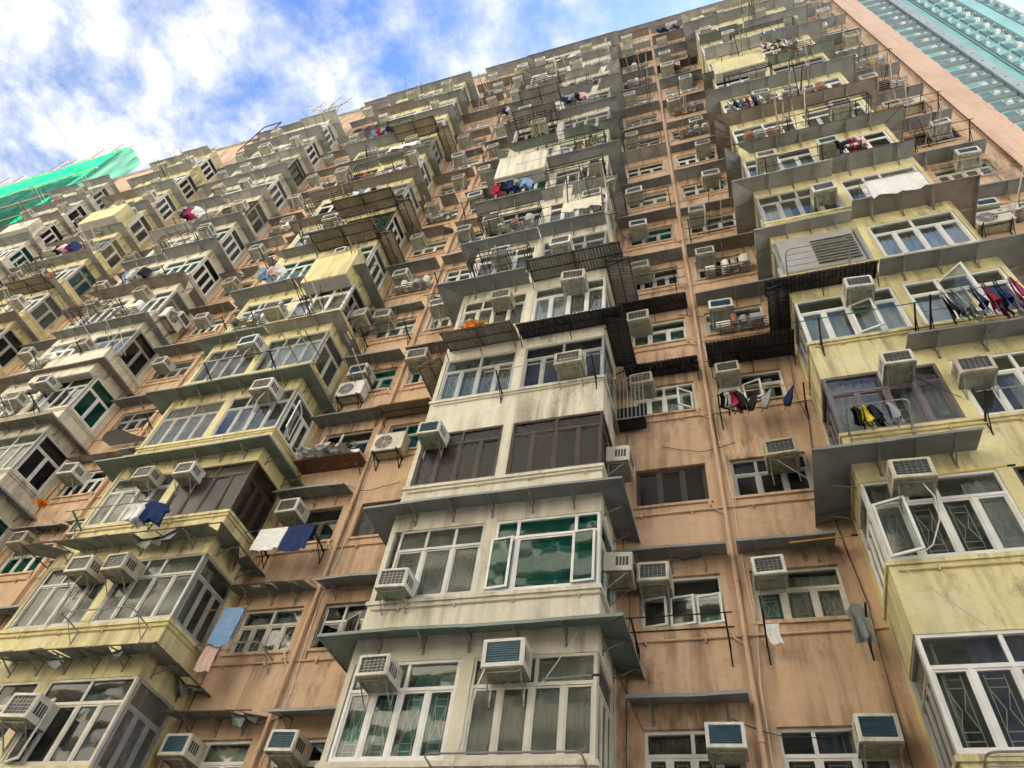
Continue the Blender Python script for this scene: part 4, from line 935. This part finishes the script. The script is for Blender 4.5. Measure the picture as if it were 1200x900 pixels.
cloth(.42, D-.32, S(1)-.28, .2, .35, 'cloth_white', 'small white cloth on black rack arm of pink strip', seed=12); shirt(1.68, D-.5, S(1)-.12, .34, .62, 'cloth_grey', 'grey patterned cloth hanging from black arm by yellow bay', 13, .4)
cloth(5.2, B-.55, S(5)+.02, 1.25, .95, 'cloth_white', 'pale sheet hung over tube rack at right yellow bay', seed=14, depth=.1)
for i, mat in enumerate(('cloth_white', 'cloth_navy', 'cloth_blue', 'cloth_red', 'cloth_navy', 'cloth_white')):
    shirt(2.3+i*.2, B-.5, S(8)+.05, .45, .55, mat, f'{ORD[i]} garment from left on upper right yellow bay rack, {mat[6:]}', 70+i, 1.0)
for i, mat in enumerate(('cloth_navy', 'cloth_white', 'cloth_pink')):
    shirt(-7.75+i*.22, D-.6, S(12)-.05, .45, .55, mat, f'{mat[6:]} garment high on pink strip left of centre', 80+i, 1.0)
for i, mat in enumerate(('cloth_navy', 'cloth_black', 'cloth_grey', 'cloth_navy')):
    shirt(.55+i*.3, D-.5, S(15)-.3, .55, .6, mat, f'{mat[6:]} garment under the roof, {ORD[i]} from left on pink strip', 90+i, .5)
cloth(-11.5, B-.5, S(10)-.35, 1.5, .5, 'cloth_white', 'white sheet hung on upper part of yellow bay left of centre', seed=15, depth=.12)
for i, mat in enumerate(('cloth_navy', 'cloth_red', 'cloth_magenta', 'cloth_white')):
    shirt(-22.3+i*.22, B-.55, S(9)+.55, .55, .65, mat, f'{mat[6:]} garment on upper part of white bay at left', 100+i, 1.0)
CL = ['white', 'navy', 'blue', 'red', 'grey', 'black', 'cream', 'pink']
for n, k, a, cnt in (('cb', 7, .4, 5), ('cb', 10, 2.4, 4), ('rb', 10, 2.2, 5), ('yb', 8, 2.6, 5), ('yb', 11, 1.0, 4), ('wb', 7, 1.6, 4), ('yc', 9, 2.2, 5), ('rb', 6, 2.5, 3), ('yb', 6, .5, 4)):
    x0 = BAYS[n][0]
    for i, c in enumerate(R.sample(CL, cnt)):
        if inview((x0+a, B, S(k)), 0): shirt(x0+a+i*.26, B-.55, S(k)+.12, R.uniform(.42, .55), R.uniform(.45, .7), 'cloth_'+c, f'{c} garment outside {NAME[n]}, {ORD[k]} row up', 200+i+k*7, R.uniform(.4, 1.1), R.random() < .7)
crumple((-18.5, D-.45, S(3)-.62), (.26, .24, .12), 'cloth_orange', 'orange bag on ledge beside left white bay', 25, 'plastic_bag', 'bag')
bs = MB(); nb = 14
bs.add([(x-1.0, -.75*(.3+.7*math.sin(math.pi*min(1, (x+.2)/1.6)))*.9, -.02+.02*math.sin(x*9)) for x in [i*2/nb for i in range(nb+1)]] + [(i*2/nb-1, -.02, .06) for i in range(nb+1)] + [(x-1.0, -.75*(.3+.7*math.sin(math.pi*min(1, (x+.2)/1.6)))*.9, -.05+.02*math.sin(x*9)) for x in [i*2/nb for i in range(nb+1)]] + [(i*2/nb-1, -.02, .03) for i in range(nb+1)],
       [(i, i+1, nb+2+i, nb+1+i) for i in range(nb)] + [(2*(nb+1)+i+1, 2*(nb+1)+i, 3*(nb+1)+i, 3*(nb+1)+i+1) for i in range(nb)], 'cloth_grey')
thing('tarpaulin_awning', bs, (-17.2, D-.02, S(4)-.75), 'sagging grey tarpaulin awning on pink strip beside left white bay', 'awning')

# railings / cage beside the white bay (fourth row)
cg = MB()
for i in range(8): cg.bar((-.32+i*.09, -.5, -.72), (-.32+i*.09, -.52, .7), .009, 'steel_grey')
cg.tube([(-.35, 0, .7), (-.35, -.52, .7), (.34, -.52, .7), (.34, 0, .7)], .012, 'steel_grey'); cg.tube([(-.35, 0, -.72), (-.35, -.5, -.72), (.34, -.5, -.72), (.34, 0, -.72)], .012, 'steel_grey'); cg.box(-.3, .3, -.45, -.1, -.70, -.3, 'cloth_black')
thing('window_cage', cg, (-1.72, D, S(3)+.15), 'grey barred window cage between white bay and pink wall', 'cage')
# yellow / tan rods, open casements
for (x0_, x1_, y_, z_, mat, lab) in ((.95, 1.95, D-.42, S(1)+1.22, 'pole_yellow', 'thin yellow rod under canopy of pink strip'), (3.25, 4.15, B-.3, S(1)+1.28, 'pole_yellow', 'thin orange rod under canopy of right yellow bay'), (-2.9, -2.15, B-.25, S(0)+1.0, 'steel_grey', 'thin grey rod across lower white bay window')):
    m = MB(); m.bar((x0_, y_, z_), (x1_, y_-.02, z_+.02), .013, mat, 6); m.bar((x1_-.01, y_-.02, z_+.02), (x1_+.1, y_-.02, z_+.02), .018, 'steel_black', 6); thing('rod', m, (0, 0, 0), lab, 'rod')
def open_sash(x, y, z, w_, h_, ang, frame, gl, hinge=1):
    m = MB(); f = 'frame_'+frame; t = .04; s = hinge
    for a in ((0, t, 0, h_), (w_-t, w_, 0, h_), (t, w_-t, 0, t), (t, w_-t, h_-t, h_)): m.box(min(s*a[0], s*a[1]), max(s*a[0], s*a[1]), 0, .03, a[2], a[3], f)
    o = part('casement_sash', m, (x, y, z), -ang*s)
    p = MB(); p.box(min(s*t, s*(w_-t)), max(s*t, s*(w_-t)), .012, .018, t, h_-t, 'glass_'+gl); obj('pane', p, o)
open_sash(-4.15, B-.02, S(1)+.05, .42, 1.08, .09, 'white', 'teal'); open_sash(-2.63, B-.03, S(1)+.05, .40, 1.08, .05, 'white', 'teal')
open_sash(2.2, B-.02, S(1)+.05, .48, 1.02, .3, 'white', 'clear'); open_sash(3.15, B-.02, S(3)+.05, .46, 1.0, .28, 'white', 'clear');
open_sash(4.95, B-.02, S(3)+.1, .6, 1.25, .8, 'white', 'clear')
open_sash(-.35, D+.02, S(3)+.04, .38, .6, .6, 'white', 'clear', -1); open_sash(.78, D+.02, S(3)+.04, .42, .6, .3, 'white', 'clear')
for x in (-1.68, -1.2, -.74): open_sash(x, D+.04, S(1)+.03, .44, .58, .16, 'white', 'clear')
open_sash(-12.45, B-.02, S(0)+.04, .5, 1.05, .35, 'cream', 'dark'); open_sash(-8.2, D+.02, S(1)+.03, .5, .6, .8, 'grey', 'dark'); open_sash(-7.6, D+.02, S(1)+.03, .5, .6, .5, 'grey', 'dark')
open_sash(-10.54, B+.55, S(3)+.04, .5, 1.05, 1.2, 'white', 'clear'); open_sash(-3.2, B-.02, S(7)+.05, .45, 1.0, .4, 'white', 'clear')
# grey louvred panel on the right yellow bay
lp = MB(); a0, a1 = 2.2, 3.95; lp.box(a0, a1, B-.06, B-.02, S(4)-.05, S(4)+1.55, 'panel_grey')
for i in range(9): z = S(4)+.15+i*.13; lp.add([(a0+.75, B-.065, z), (a1-.05, B-.065, z), (a1-.05, B-.12, z-.05), (a0+.75, B-.12, z-.05), (a0+.75, B-.065, z-.02), (a1-.05, B-.065, z-.02)], [(0, 1, 2, 3), (3, 2, 5, 4)], 'bracket_steel')
part('louvred_panel', lp)
# box-like window enclosures that jut out from the bays
for (x0_, x1_, d_, z0_, z1_, mat) in ((-30.3, -27.9, .8, S(10)-.35, S(10)+.95, 'yellow_paint'), (2.2, 4.15, .4, S(9)+1.35, S(10)+.1, 'yellow_paint'), (-6.25, -4.35, .5, S(7)+1.0, S(8)+.05, 'cream_paint'), (-12.3, -10.6, .5, S(5)+1.35, S(6)+.2, 'yellow_paint'), (-22.0, -19.35, .25, S(4)+1.45, S(5)+.02, 'cream_paint'), (-38.6, -36.3, .6, S(11)-.2, S(11)+.9, 'cream_paint')):
    m = MB(); m.box(x0_, x1_, B-d_, B-.004, z0_, z1_, mat); m.box(x0_+.03, x1_-.03, B-d_+.03, B-.006, z0_-.025, z0_-.001, 'panel_grey'); m.box(x0_-.03, x1_+.03, B-d_-.03, B-.005, z1_+.001, z1_+.04, mat)
    nn = max(2, int((x1_-x0_)/.65))
    for i in range(1, nn): xx = x0_+(x1_-x0_)*i/nn; m.box(xx-.02, xx+.02, B-d_-.012, B-d_-.001, z0_+.02, z1_-.02, mat)
    part('enclosure', m)
# loose cables
for i, (pts, lab) in enumerate((([(2.3, B-.03, S(1)-.15), (2.6, B-.12, S(1)-.7), (3.0, B-.05, S(1)-1.15)], 'thin grey cable across yellow wall at right'), ([(-2.05, D-.3, S(1)-.95), (-1.95, D-.1, S(0)+1.5), (-1.72, D-.02, S(0)+1.0)], 'dangling cables beside the white bay canopy'),
        ([(-2.45, B-.06, S(0)+1.9), (-2.62, B-.1, S(0)+1.5), (-3.0, B-.1, S(0)+.95)], 'thin wire across lower right white bay window'), ([(3.5, B-.35, S(2)+.9), (3.9, B-.2, S(2)+.55), (4.2, B-.03, S(2)+.5)], 'cable from the unit over the purple window'),
        ([(1.0, D-.4, S(2)+.6), (1.4, D-.2, S(2)+.25), (1.9, D-.04, S(2)-.1)], 'cable sagging from the dark window unit'))):
    m = MB(); P = []
    for s in range(9):
        t = s/8; a, b, c = (Vector(q) for q in pts); P.append(a*(1-t)**2+b*2*t*(1-t)+c*t*t)
    m.tube(P, .007, 'cable_black' if i % 2 else 'hose_white', 5); thing('cable', m, (0, 0, 0), lab, 'cable')

# ------------------------------------------------------------------ clutter on the upper rows
def pole_bundle(x, y, z, label, n, seed):
    rr = random.Random(seed); m = MB()
    m.bar((-.5, -.05, -.05), (.5, -.05, -.03), .018, 'steel_rust')
    for i in range(n):
        a = rr.uniform(-.5, .5); l = rr.uniform(.7, 1.5); m.bar((a, 0, -.04), (a+rr.uniform(-.25, .25), -l, rr.uniform(.0, .45)), rr.uniform(.011, .018), rr.choice(['steel_black', 'bamboo', 'steel_grey', 'steel_rust', 'hose_white']), 5)
    if inview((x, y, z), 0): thing('pole_bundle', m, (x, y, z), label, 'poles', 'drying poles jutting out')
def ledge_junk(x, y, z, label, seed):
    rr = random.Random(seed); m = MB(); [m.box(-.62, .62, y_-.012, y_+.012, -.024, 0, 'bracket_steel') for y_ in (-.06, -.14, -.22, -.30, -.37)]; [m.box(x_-.012, x_+.012, -.38, 0, -.045, -.024, 'bracket_steel') for x_ in (-.5, 0, .5)]; xx = -.58
    while xx < .45:
        w_ = rr.uniform(.14, .36); h_ = rr.uniform(.12, .5); d_ = rr.uniform(.14, .3); c = rr.choice(['cloth_grey', 'frame_grey', 'cloth_white', 'terracotta', 'bamboo', 'ac_beige', 'frame_cream', 'cloth_cream', 'ac_base', 'cloth_black'])
        if rr.random() < .5: m.box(xx, xx+w_, -.04-d_, -.04, .0, h_, c)
        else: m.bar((xx+w_/2, -.22, 0), (xx+w_/2, -.22, h_), w_*.42, c, 9, w_*.5)
        xx += w_+.03
    if inview((x, y, z), 0): thing('cluttered_shelf', m, (x, y, z), label, 'shelf', 'cluttered outside shelves')
for n, (x0, x1, mat, nm) in BAYS.items():
    for k in range({'cb': 5, 'rb': 5, 'yb': 4}.get(n, 3), NB):
        if R.random() < .62: pole_bundle(R.uniform(x0+.6, x1-.6), B, S(k)+R.uniform(-.1, .05), f'bundle of poles jutting from {nm}, {ORD[k]} row up', R.randint(3, 7), k*17+len(nm))
        if R.random() < .45: ledge_junk(R.uniform(x0+.8, x1-.8), B, S(k)-.06, f'shelf of boxes and pots outside {nm}, {ORD[k]} row up', k*19+len(nm))
        if R.random() < .35 and n != 'rb': pole_bundle(x1-.1, B+.1, S(k)-.05, f'poles at the right corner of {nm}, {ORD[k]} row up', 4, k*23+len(nm))
for g, (x0, x1, nm) in GAPS.items():
    for k in range(4, NP):
        a, b = R.choice(gapwins(g))
        if R.random() < .45: pole_bundle((a+b)/2, D, S(k)-.1, f'bundle of poles jutting from {nm}, {ORD[k]} row up', R.randint(2, 5), k*7+len(nm))
        if R.random() < .3: ledge_junk((a+b)/2+.1, D, S(k)-.08, f'shelf of boxes and pots on {nm}, {ORD[k]} row up', k*11+len(nm))
# wiring clipped to the walls
for g, (x0, x1, nm) in GAPS.items():
    if g == 'pr': continue
    for q in range(3):
        rr = random.Random(q*7+int(abs(x0)*10)); m = MB(); xx = (x0+.22, pipe_x(g)+.14, x1-.25)[q]; z = 1.0; P = [Vector((xx, D-.02, z))]
        while z < ZTOP-1: z += rr.uniform(.7, 1.6); P.append(Vector((xx+rr.uniform(-.07, .07), D-.018-rr.uniform(0, .03), z)))
        m.tube(P, .009, 'cable_black' if q != 1 else 'hose_white', 4); part('cable', m)
    for k in range(0, 7):
        if not inview((x0+1, D, S(k)), 50): continue
        rr = random.Random(k*5+int(abs(x0))); m = MB(); xa = x0+rr.uniform(.3, 1.8); xb = xa+rr.uniform(.8, 1.9); za = S(k)+rr.uniform(1.1, 1.9); P = []
        for i in range(9): t = i/8; P.append(Vector((xa+(min(xb, x1-.1)-xa)*t, D-.03-.05*math.sin(t*3.14), za-rr.uniform(.2, .3)*math.sin(t*3.14)-.15*t)))
        m.tube(P, .008, 'cable_black', 4); part('cable', m)
        xp = pipe_x(g); m = MB(); m.tube([(xp-.28, D-.035, S(k)-.03), (xp-.16, D-.04, S(k)-.3), (xp-.03, D-.06, S(k)-.42)], .022, 'pipe_pink', 6); part('branch_pipe', m)

# ------------------------------------------------------------------ rooftop things
for i, (n, dx, w_, h_, mt) in enumerate((('yb', .6, 1.6, 1.1, 'panel_grey'), ('yb', 2.9, .9, .7, 'ac_white'), ('cb', .4, 1.2, .9, 'corrugated_tan'), ('cb', 2.6, 1.3, .6, 'panel_grey'), ('wb', 2.2, 1.4, 1.0, 'corrugated_grey'), ('yc', .5, 1.5, 1.0, 'cream_paint'), ('yc', 2.6, 1.0, .6, 'ac_base'), ('wc', 1.2, 1.8, 1.2, 'corrugated_grey'), ('wb', .3, .9, .6, 'ac_white'))):
    x0, x1, mt0, nm = BAYS[n]; m = MB(); m.box(0, w_, 0, .8, 0, h_, mt); m.box(-.08, w_+.08, -.12, .88, h_, h_+.05, 'roof_grey'); m.bar((w_*.3, .1, h_), (w_*.3, .1, h_+.9), .02, 'steel_grey', 5); m.bar((w_*.8, -.05, 0), (w_*.8+.2, -.1, h_+.5), .02, 'bamboo', 5)
    thing('rooftop_shed', m, (x0+dx, B+.1, S(NB)-.35), f'{("left", "right")[dx > 1.8]} rooftop shed with mast on top of {nm}', 'shed', 'small sheds on the bay tops')

sc = MB(); rr = random.Random(3)
for i in range(16):
    a = Vector((rr.uniform(-1.2, 1.3), rr.uniform(-.6, .6), rr.uniform(0, .5))); sc.bar(a, a+Vector((rr.uniform(-.7, .7), rr.uniform(-.3, .3), rr.uniform(.8, 2.4))), .022, 'bamboo' if i % 4 else 'cloth_silver', 6)
for i in range(12):
    a = Vector((rr.uniform(-1.3, .2), rr.uniform(-.6, .4), rr.uniform(.2, 1.6))); sc.bar(a, a+Vector((rr.uniform(.8, 1.6), rr.uniform(-.3, .3), rr.uniform(-.3, .3))), .022, 'cloth_silver', 6)
thing('scaffold_bundle', sc, (-19.9, B-.1, S(13)+1.95), 'tangle of pale scaffold poles on top of white bay at left', 'scaffold')
an = MB(); an.tube([(0, 0, 0), (0, 0, 4.4), (1.3, 0, 4.5), (1.3, 0, 3.0)], .035, 'steel_black', 6); thing('roof_frame', an, (-26.1, B+.3, S(13)+1.9), 'thin black goalpost frame on the roof left of scaffold poles', 'frame')
for i, (x, z, h_) in enumerate(((-6.2, S(13)+2.4, .9), (-30, S(13)+2.0, 1.0), (-15, S(13)+2.0, 1.2))):
    m = MB(); m.bar((0, 0, 0), (0, 0, h_), .015, 'steel_grey', 5); [m.bar((-.35, 0, h_-.1*j), (.35, 0, h_-.1*j), .008, 'steel_grey', 4) for j in range(4)]
    thing('aerial', m, (x, B+.2, z), f'television aerial on top of {("white centre bay", "far left yellow bay", "yellow bay left of centre")[i]}', 'aerial')

# ------------------------------------------------------------------ scaffolded neighbour under green netting
def net_mat():
    m, nt, b, o = newmat('net_green')
    P = pos(nt); wv = noise(nt, P, .5, 4); fine = noise(nt, P, 14, 3)
    nt.links.new(ramp(nt, wv, [(0.3, (.0, .13, .065)), (0.7, (.005, .26, .14))]), b.inputs['Base Color']); b.inputs['Roughness'].default_value = .8
    tr = nt.nodes.new('ShaderNodeBsdfTransparent'); tl = N(nt, 'ShaderNodeBsdfTranslucent'); tl.inputs[0].default_value = (.0, .22, .11, 1)
    m1 = nt.nodes.new('ShaderNodeMixShader'); m1.inputs[0].default_value = .5; nt.links.new(b.outputs[0], m1.inputs[1]); nt.links.new(tl.outputs[0], m1.inputs[2])
    m2 = nt.nodes.new('ShaderNodeMixShader'); nt.links.new(ramp(nt, noise(nt, P, 1.1, 6, .7), [(0.45, (.02, .02, .02)), (0.75, (.3, .3, .3))]), m2.inputs[0]); nt.links.new(m1.outputs[0], m2.inputs[1]); nt.links.new(tr.outputs[0], m2.inputs[2])
    nt.links.new(m2.outputs[0], o.inputs[0])
net_mat()
NX0, NX1, NY0, NY1, NZ0, NZ1 = -75.0, -42.3, 10.0, 11.5, 26.0, 55.6
nb_ = empty('scaffolded_building', (NX1, NY1, 0), 'neighbouring building wrapped in green scaffold netting at far left', 'building')
def npart(name, mb): return obj(name, mb, nb_, (-NX1, -NY1, 0))
m = MB(); m.box(NX0, NX1-.6, NY1+.2, NY1+18, 0, NZ1-2.6, 'concrete'); npart('wall', m)
m = MB(); rr = random.Random(9)
def net_sheet(m, f, nu, nv):
    vs = []
    for j in range(nv+1):
        for i in range(nu+1): vs.append(f(i/nu, j/nv))
    m.add(vs, [(j*(nu+1)+i, j*(nu+1)+i+1, (j+1)*(nu+1)+i+1, (j+1)*(nu+1)+i) for j in range(nv) for i in range(nu)], 'net_green')
bil = lambda u, v: .05*math.sin(u*47)*math.sin(v*17)+.03*math.sin(u*90+v*13)
topz = lambda u: NZ1-.25*abs(math.sin(u*40))-2.4*(1-u)
net_sheet(m, lambda u, v: (NX0+(NX1-NX0)*u, NY0+bil(u, v), NZ0+(topz(u)-NZ0)*v), 90, 40)
net_sheet(m, lambda u, v: (NX1+bil(u*.3, v), NY0+(NY1-NY0)*u, NZ0+(topz(1)-NZ0)*v), 8, 40)
m.smooth = True; npart('netting', m)
for i in range(15):
    x = NX1-.4-i*2.2; p_ = MB(); p_.bar((x, NY0+.25, NZ0), (x+rr.uniform(-.3, .3), NY0+.25+rr.uniform(-.1, .1), NZ1+rr.uniform(.0, 4.5)-1.6*i/15), .06, 'steel_rust', 6); npart('bamboo_pole', p_)  # dark colour here paints the bamboo uprights as if in shade
for j in range(0, 9, 2):
    p_ = MB(); z = NZ1-1.2-j*1.9; p_.bar((NX0, NY0-.1, z-2.2), (NX1, NY0-.1, z), .035, 'bamboo', 6); npart('bamboo_pole', p_)

# ------------------------------------------------------------------ teal tower behind, at top right
plain('tower_grey', (.30, .345, .335), .7, 0, .1, .4); plain('tower_teal', (.20, .40, .37), .6, 0, .12, .3); plain('tower_pale', (.27, .47, .44), .6, 0, .1, .3); plain('tower_line', (.13, .17, .17), .7); plain('tower_white', (.46, .50, .48), .6); plain('tower_glass', (.10, .17, .15), .3, 0, .3, .5, spec=.8); plain('tower_green', (.14, .34, .27), .3, 0, .2, .5, spec=.7)
TY = 30.0
tw = empty('residential_tower', (30, TY, 0), 'tall grey and teal residential tower behind the block at top right', 'building')
def tpart(name, mb, loc=(0, 0, 0)): return obj(name, mb, tw, Vector(loc)-Vector((30, TY, 0)))
m = MB(); zt = 132
m.box(21, 30.9, TY, TY+18, 0, zt, 'tower_grey'); m.box(32.0, 39.5, TY, TY+18, 0, zt, 'tower_teal'); m.box(30.9, 32.0, TY-.25, TY+17, 0, zt, 'tower_grey'); tpart('wall', m)
for (x0_, x1_, dp, mat) in ((30.86, 30.98, .4, 'tower_line'), (32.95, 33.05, .12, 'tower_line'), (33.3, 33.38, .12, 'tower_line'), (36.5, 37.8, .35, 'tower_pale'), (37.78, 37.9, .42, 'tower_line'), (39.3, 39.55, .3, 'tower_white')):
    m = MB(); m.box(x0_, x1_, TY-dp, TY-.002, 0, zt+.5, mat); tpart('fin', m)
wm = {}
def tmesh(key, fn):
    if key not in wm: q = MB(); fn(q); wm[key] = q.mesh(key)
    return wm[key]
def tw_a(q): q.box(0, 1.5, -.05, .0, 0, 1.25, 'tower_glass'); q.box(-.06, 0, -.09, 0, -.06, 1.31, 'tower_white'); q.box(1.0, 1.06, -.09, 0, 0, 1.25, 'tower_white'); q.box(0, 1.5, -.09, 0, -.06, 0, 'tower_white'); q.box(1.06, 1.5, -.3, -.05, .1, .5, 'tower_white')
def tw_b(q): q.box(0, 1.5, -.05, 0, 0, 1.25, 'tower_green'); q.box(-.06, 0, -.09, 0, -.06, 1.31, 'tower_white'); q.box(1.0, 1.06, -.09, 0, 0, 1.25, 'tower_white'); q.box(0, 1.5, -.09, 0, -.06, 0, 'tower_white'); q.box(1.1, 1.6, -.12, 0, .2, .8, 'tower_white')
def tw_c(q): q.box(0, .75, -.06, 0, 0, 1.7, 'tower_glass'); q.box(.78, 1.3, -.35, 0, -.2, .55, 'tower_white'); q.box(1.5, 1.62, -.25, 0, -.6, 1.9, 'tower_line'); q.box(-.1, -.03, -.2, 0, -.4, 1.8, 'tower_line')
def tw_d(q): q.box(0, .8, -.06, 0, 0, 1.3, 'tower_glass'); q.box(.9, 1.2, -.3, 0, 0, .5, 'tower_white'); q.box(-.05, 0, -.1, 0, 0, 1.3, 'tower_white')
def tw_e(q): q.box(0, .42, -.05, 0, .2, 1.1, 'tower_glass'); q.box(-.04, .46, -.1, 0, 1.1, 1.16, 'tower_line'); q.box(.2, .23, -.08, 0, .2, 1.1, 'tower_white'); q.box(.05, .35, -.25, 0, -.35, 0, 'tower_white')
def tw_l(q): q.box(0, 3.3, -.28, -.003, 0, .7, 'tower_line')
for k in range(17, 47):
    z = 2+k*2.75
    if not inview((33, TY, z), 120): continue
    a = R.random()
    tpart('window', tmesh('window_b' if a < .3 else 'window_a', tw_b if a < .3 else tw_a), (28.0+.35, TY, z)); tpart('window', tmesh('window_d', tw_d), (26.2, TY, z)); tpart('window', tmesh('window_e', tw_e), (30.1+R.uniform(-.05, .05), TY, z+R.uniform(-.1, .1))); tpart('window', tmesh('window_e', tw_e), (36.0, TY, z)); tpart('window', tmesh('window_e', tw_e), (33.55, TY, z+.3)); tpart('window', tmesh('window_e', tw_e), (38.95, TY, z+.3)); tpart('window', tmesh('window_c', tw_c), (34.6, TY, z)); tpart('window', tmesh('window_d', tw_d), (38.05, TY, z))
    tpart('ledge', tmesh('ledge', tw_l), (27.4, TY, z+1.6)); tpart('vent', tmesh('vent', lambda q: q.box(0, .22, -.27, -.24, 0, .22, 'tower_line')), (31.4, TY, z+.6))

# ------------------------------------------------------------------ the facing side of the courtyard (behind the camera: shades and lights the wall, seen in the panes)
plain('court_wall', (.66, .60, .52), .85, 0, .1, .4)
cw = empty('courtyard_block', (0, -15, 0), 'weathered beige block facing the bays across the courtyard', 'building')
m = MB(); m.box(-48, 30, -27, -15.2, 0, 38, 'court_wall'); m.box(-60, -48.01, -27, 2, 0, 42, 'court_wall'); obj('wall', m, cw, (0, 15, 0))  # second box: unseen side wing, added to darken the lower left bays
m = MB()
for k in range(13):
    z = 4.2+k*2.75; m.box(-48, 30, -15.2, -14.75, z-1.3, z-.15, 'court_wall')
    for i in range(20): x = -46+i*3.8; m.box(x, x+2.3, -15.2, -15.15, z, z+1.3, 'tower_glass'); m.box(x+1.1, x+1.17, -15.2, -15.1, z, z+1.3, 'frame_white'); m.box(x+2.6, x+3.3, -15.2, -14.7, z+.4, z+.9, 'ac_white')
o = obj('storey_bands', m, cw, (0, 15, 0)); o['kind'] = 'stuff'
print('OBJECTS', len(bpy.data.objects))
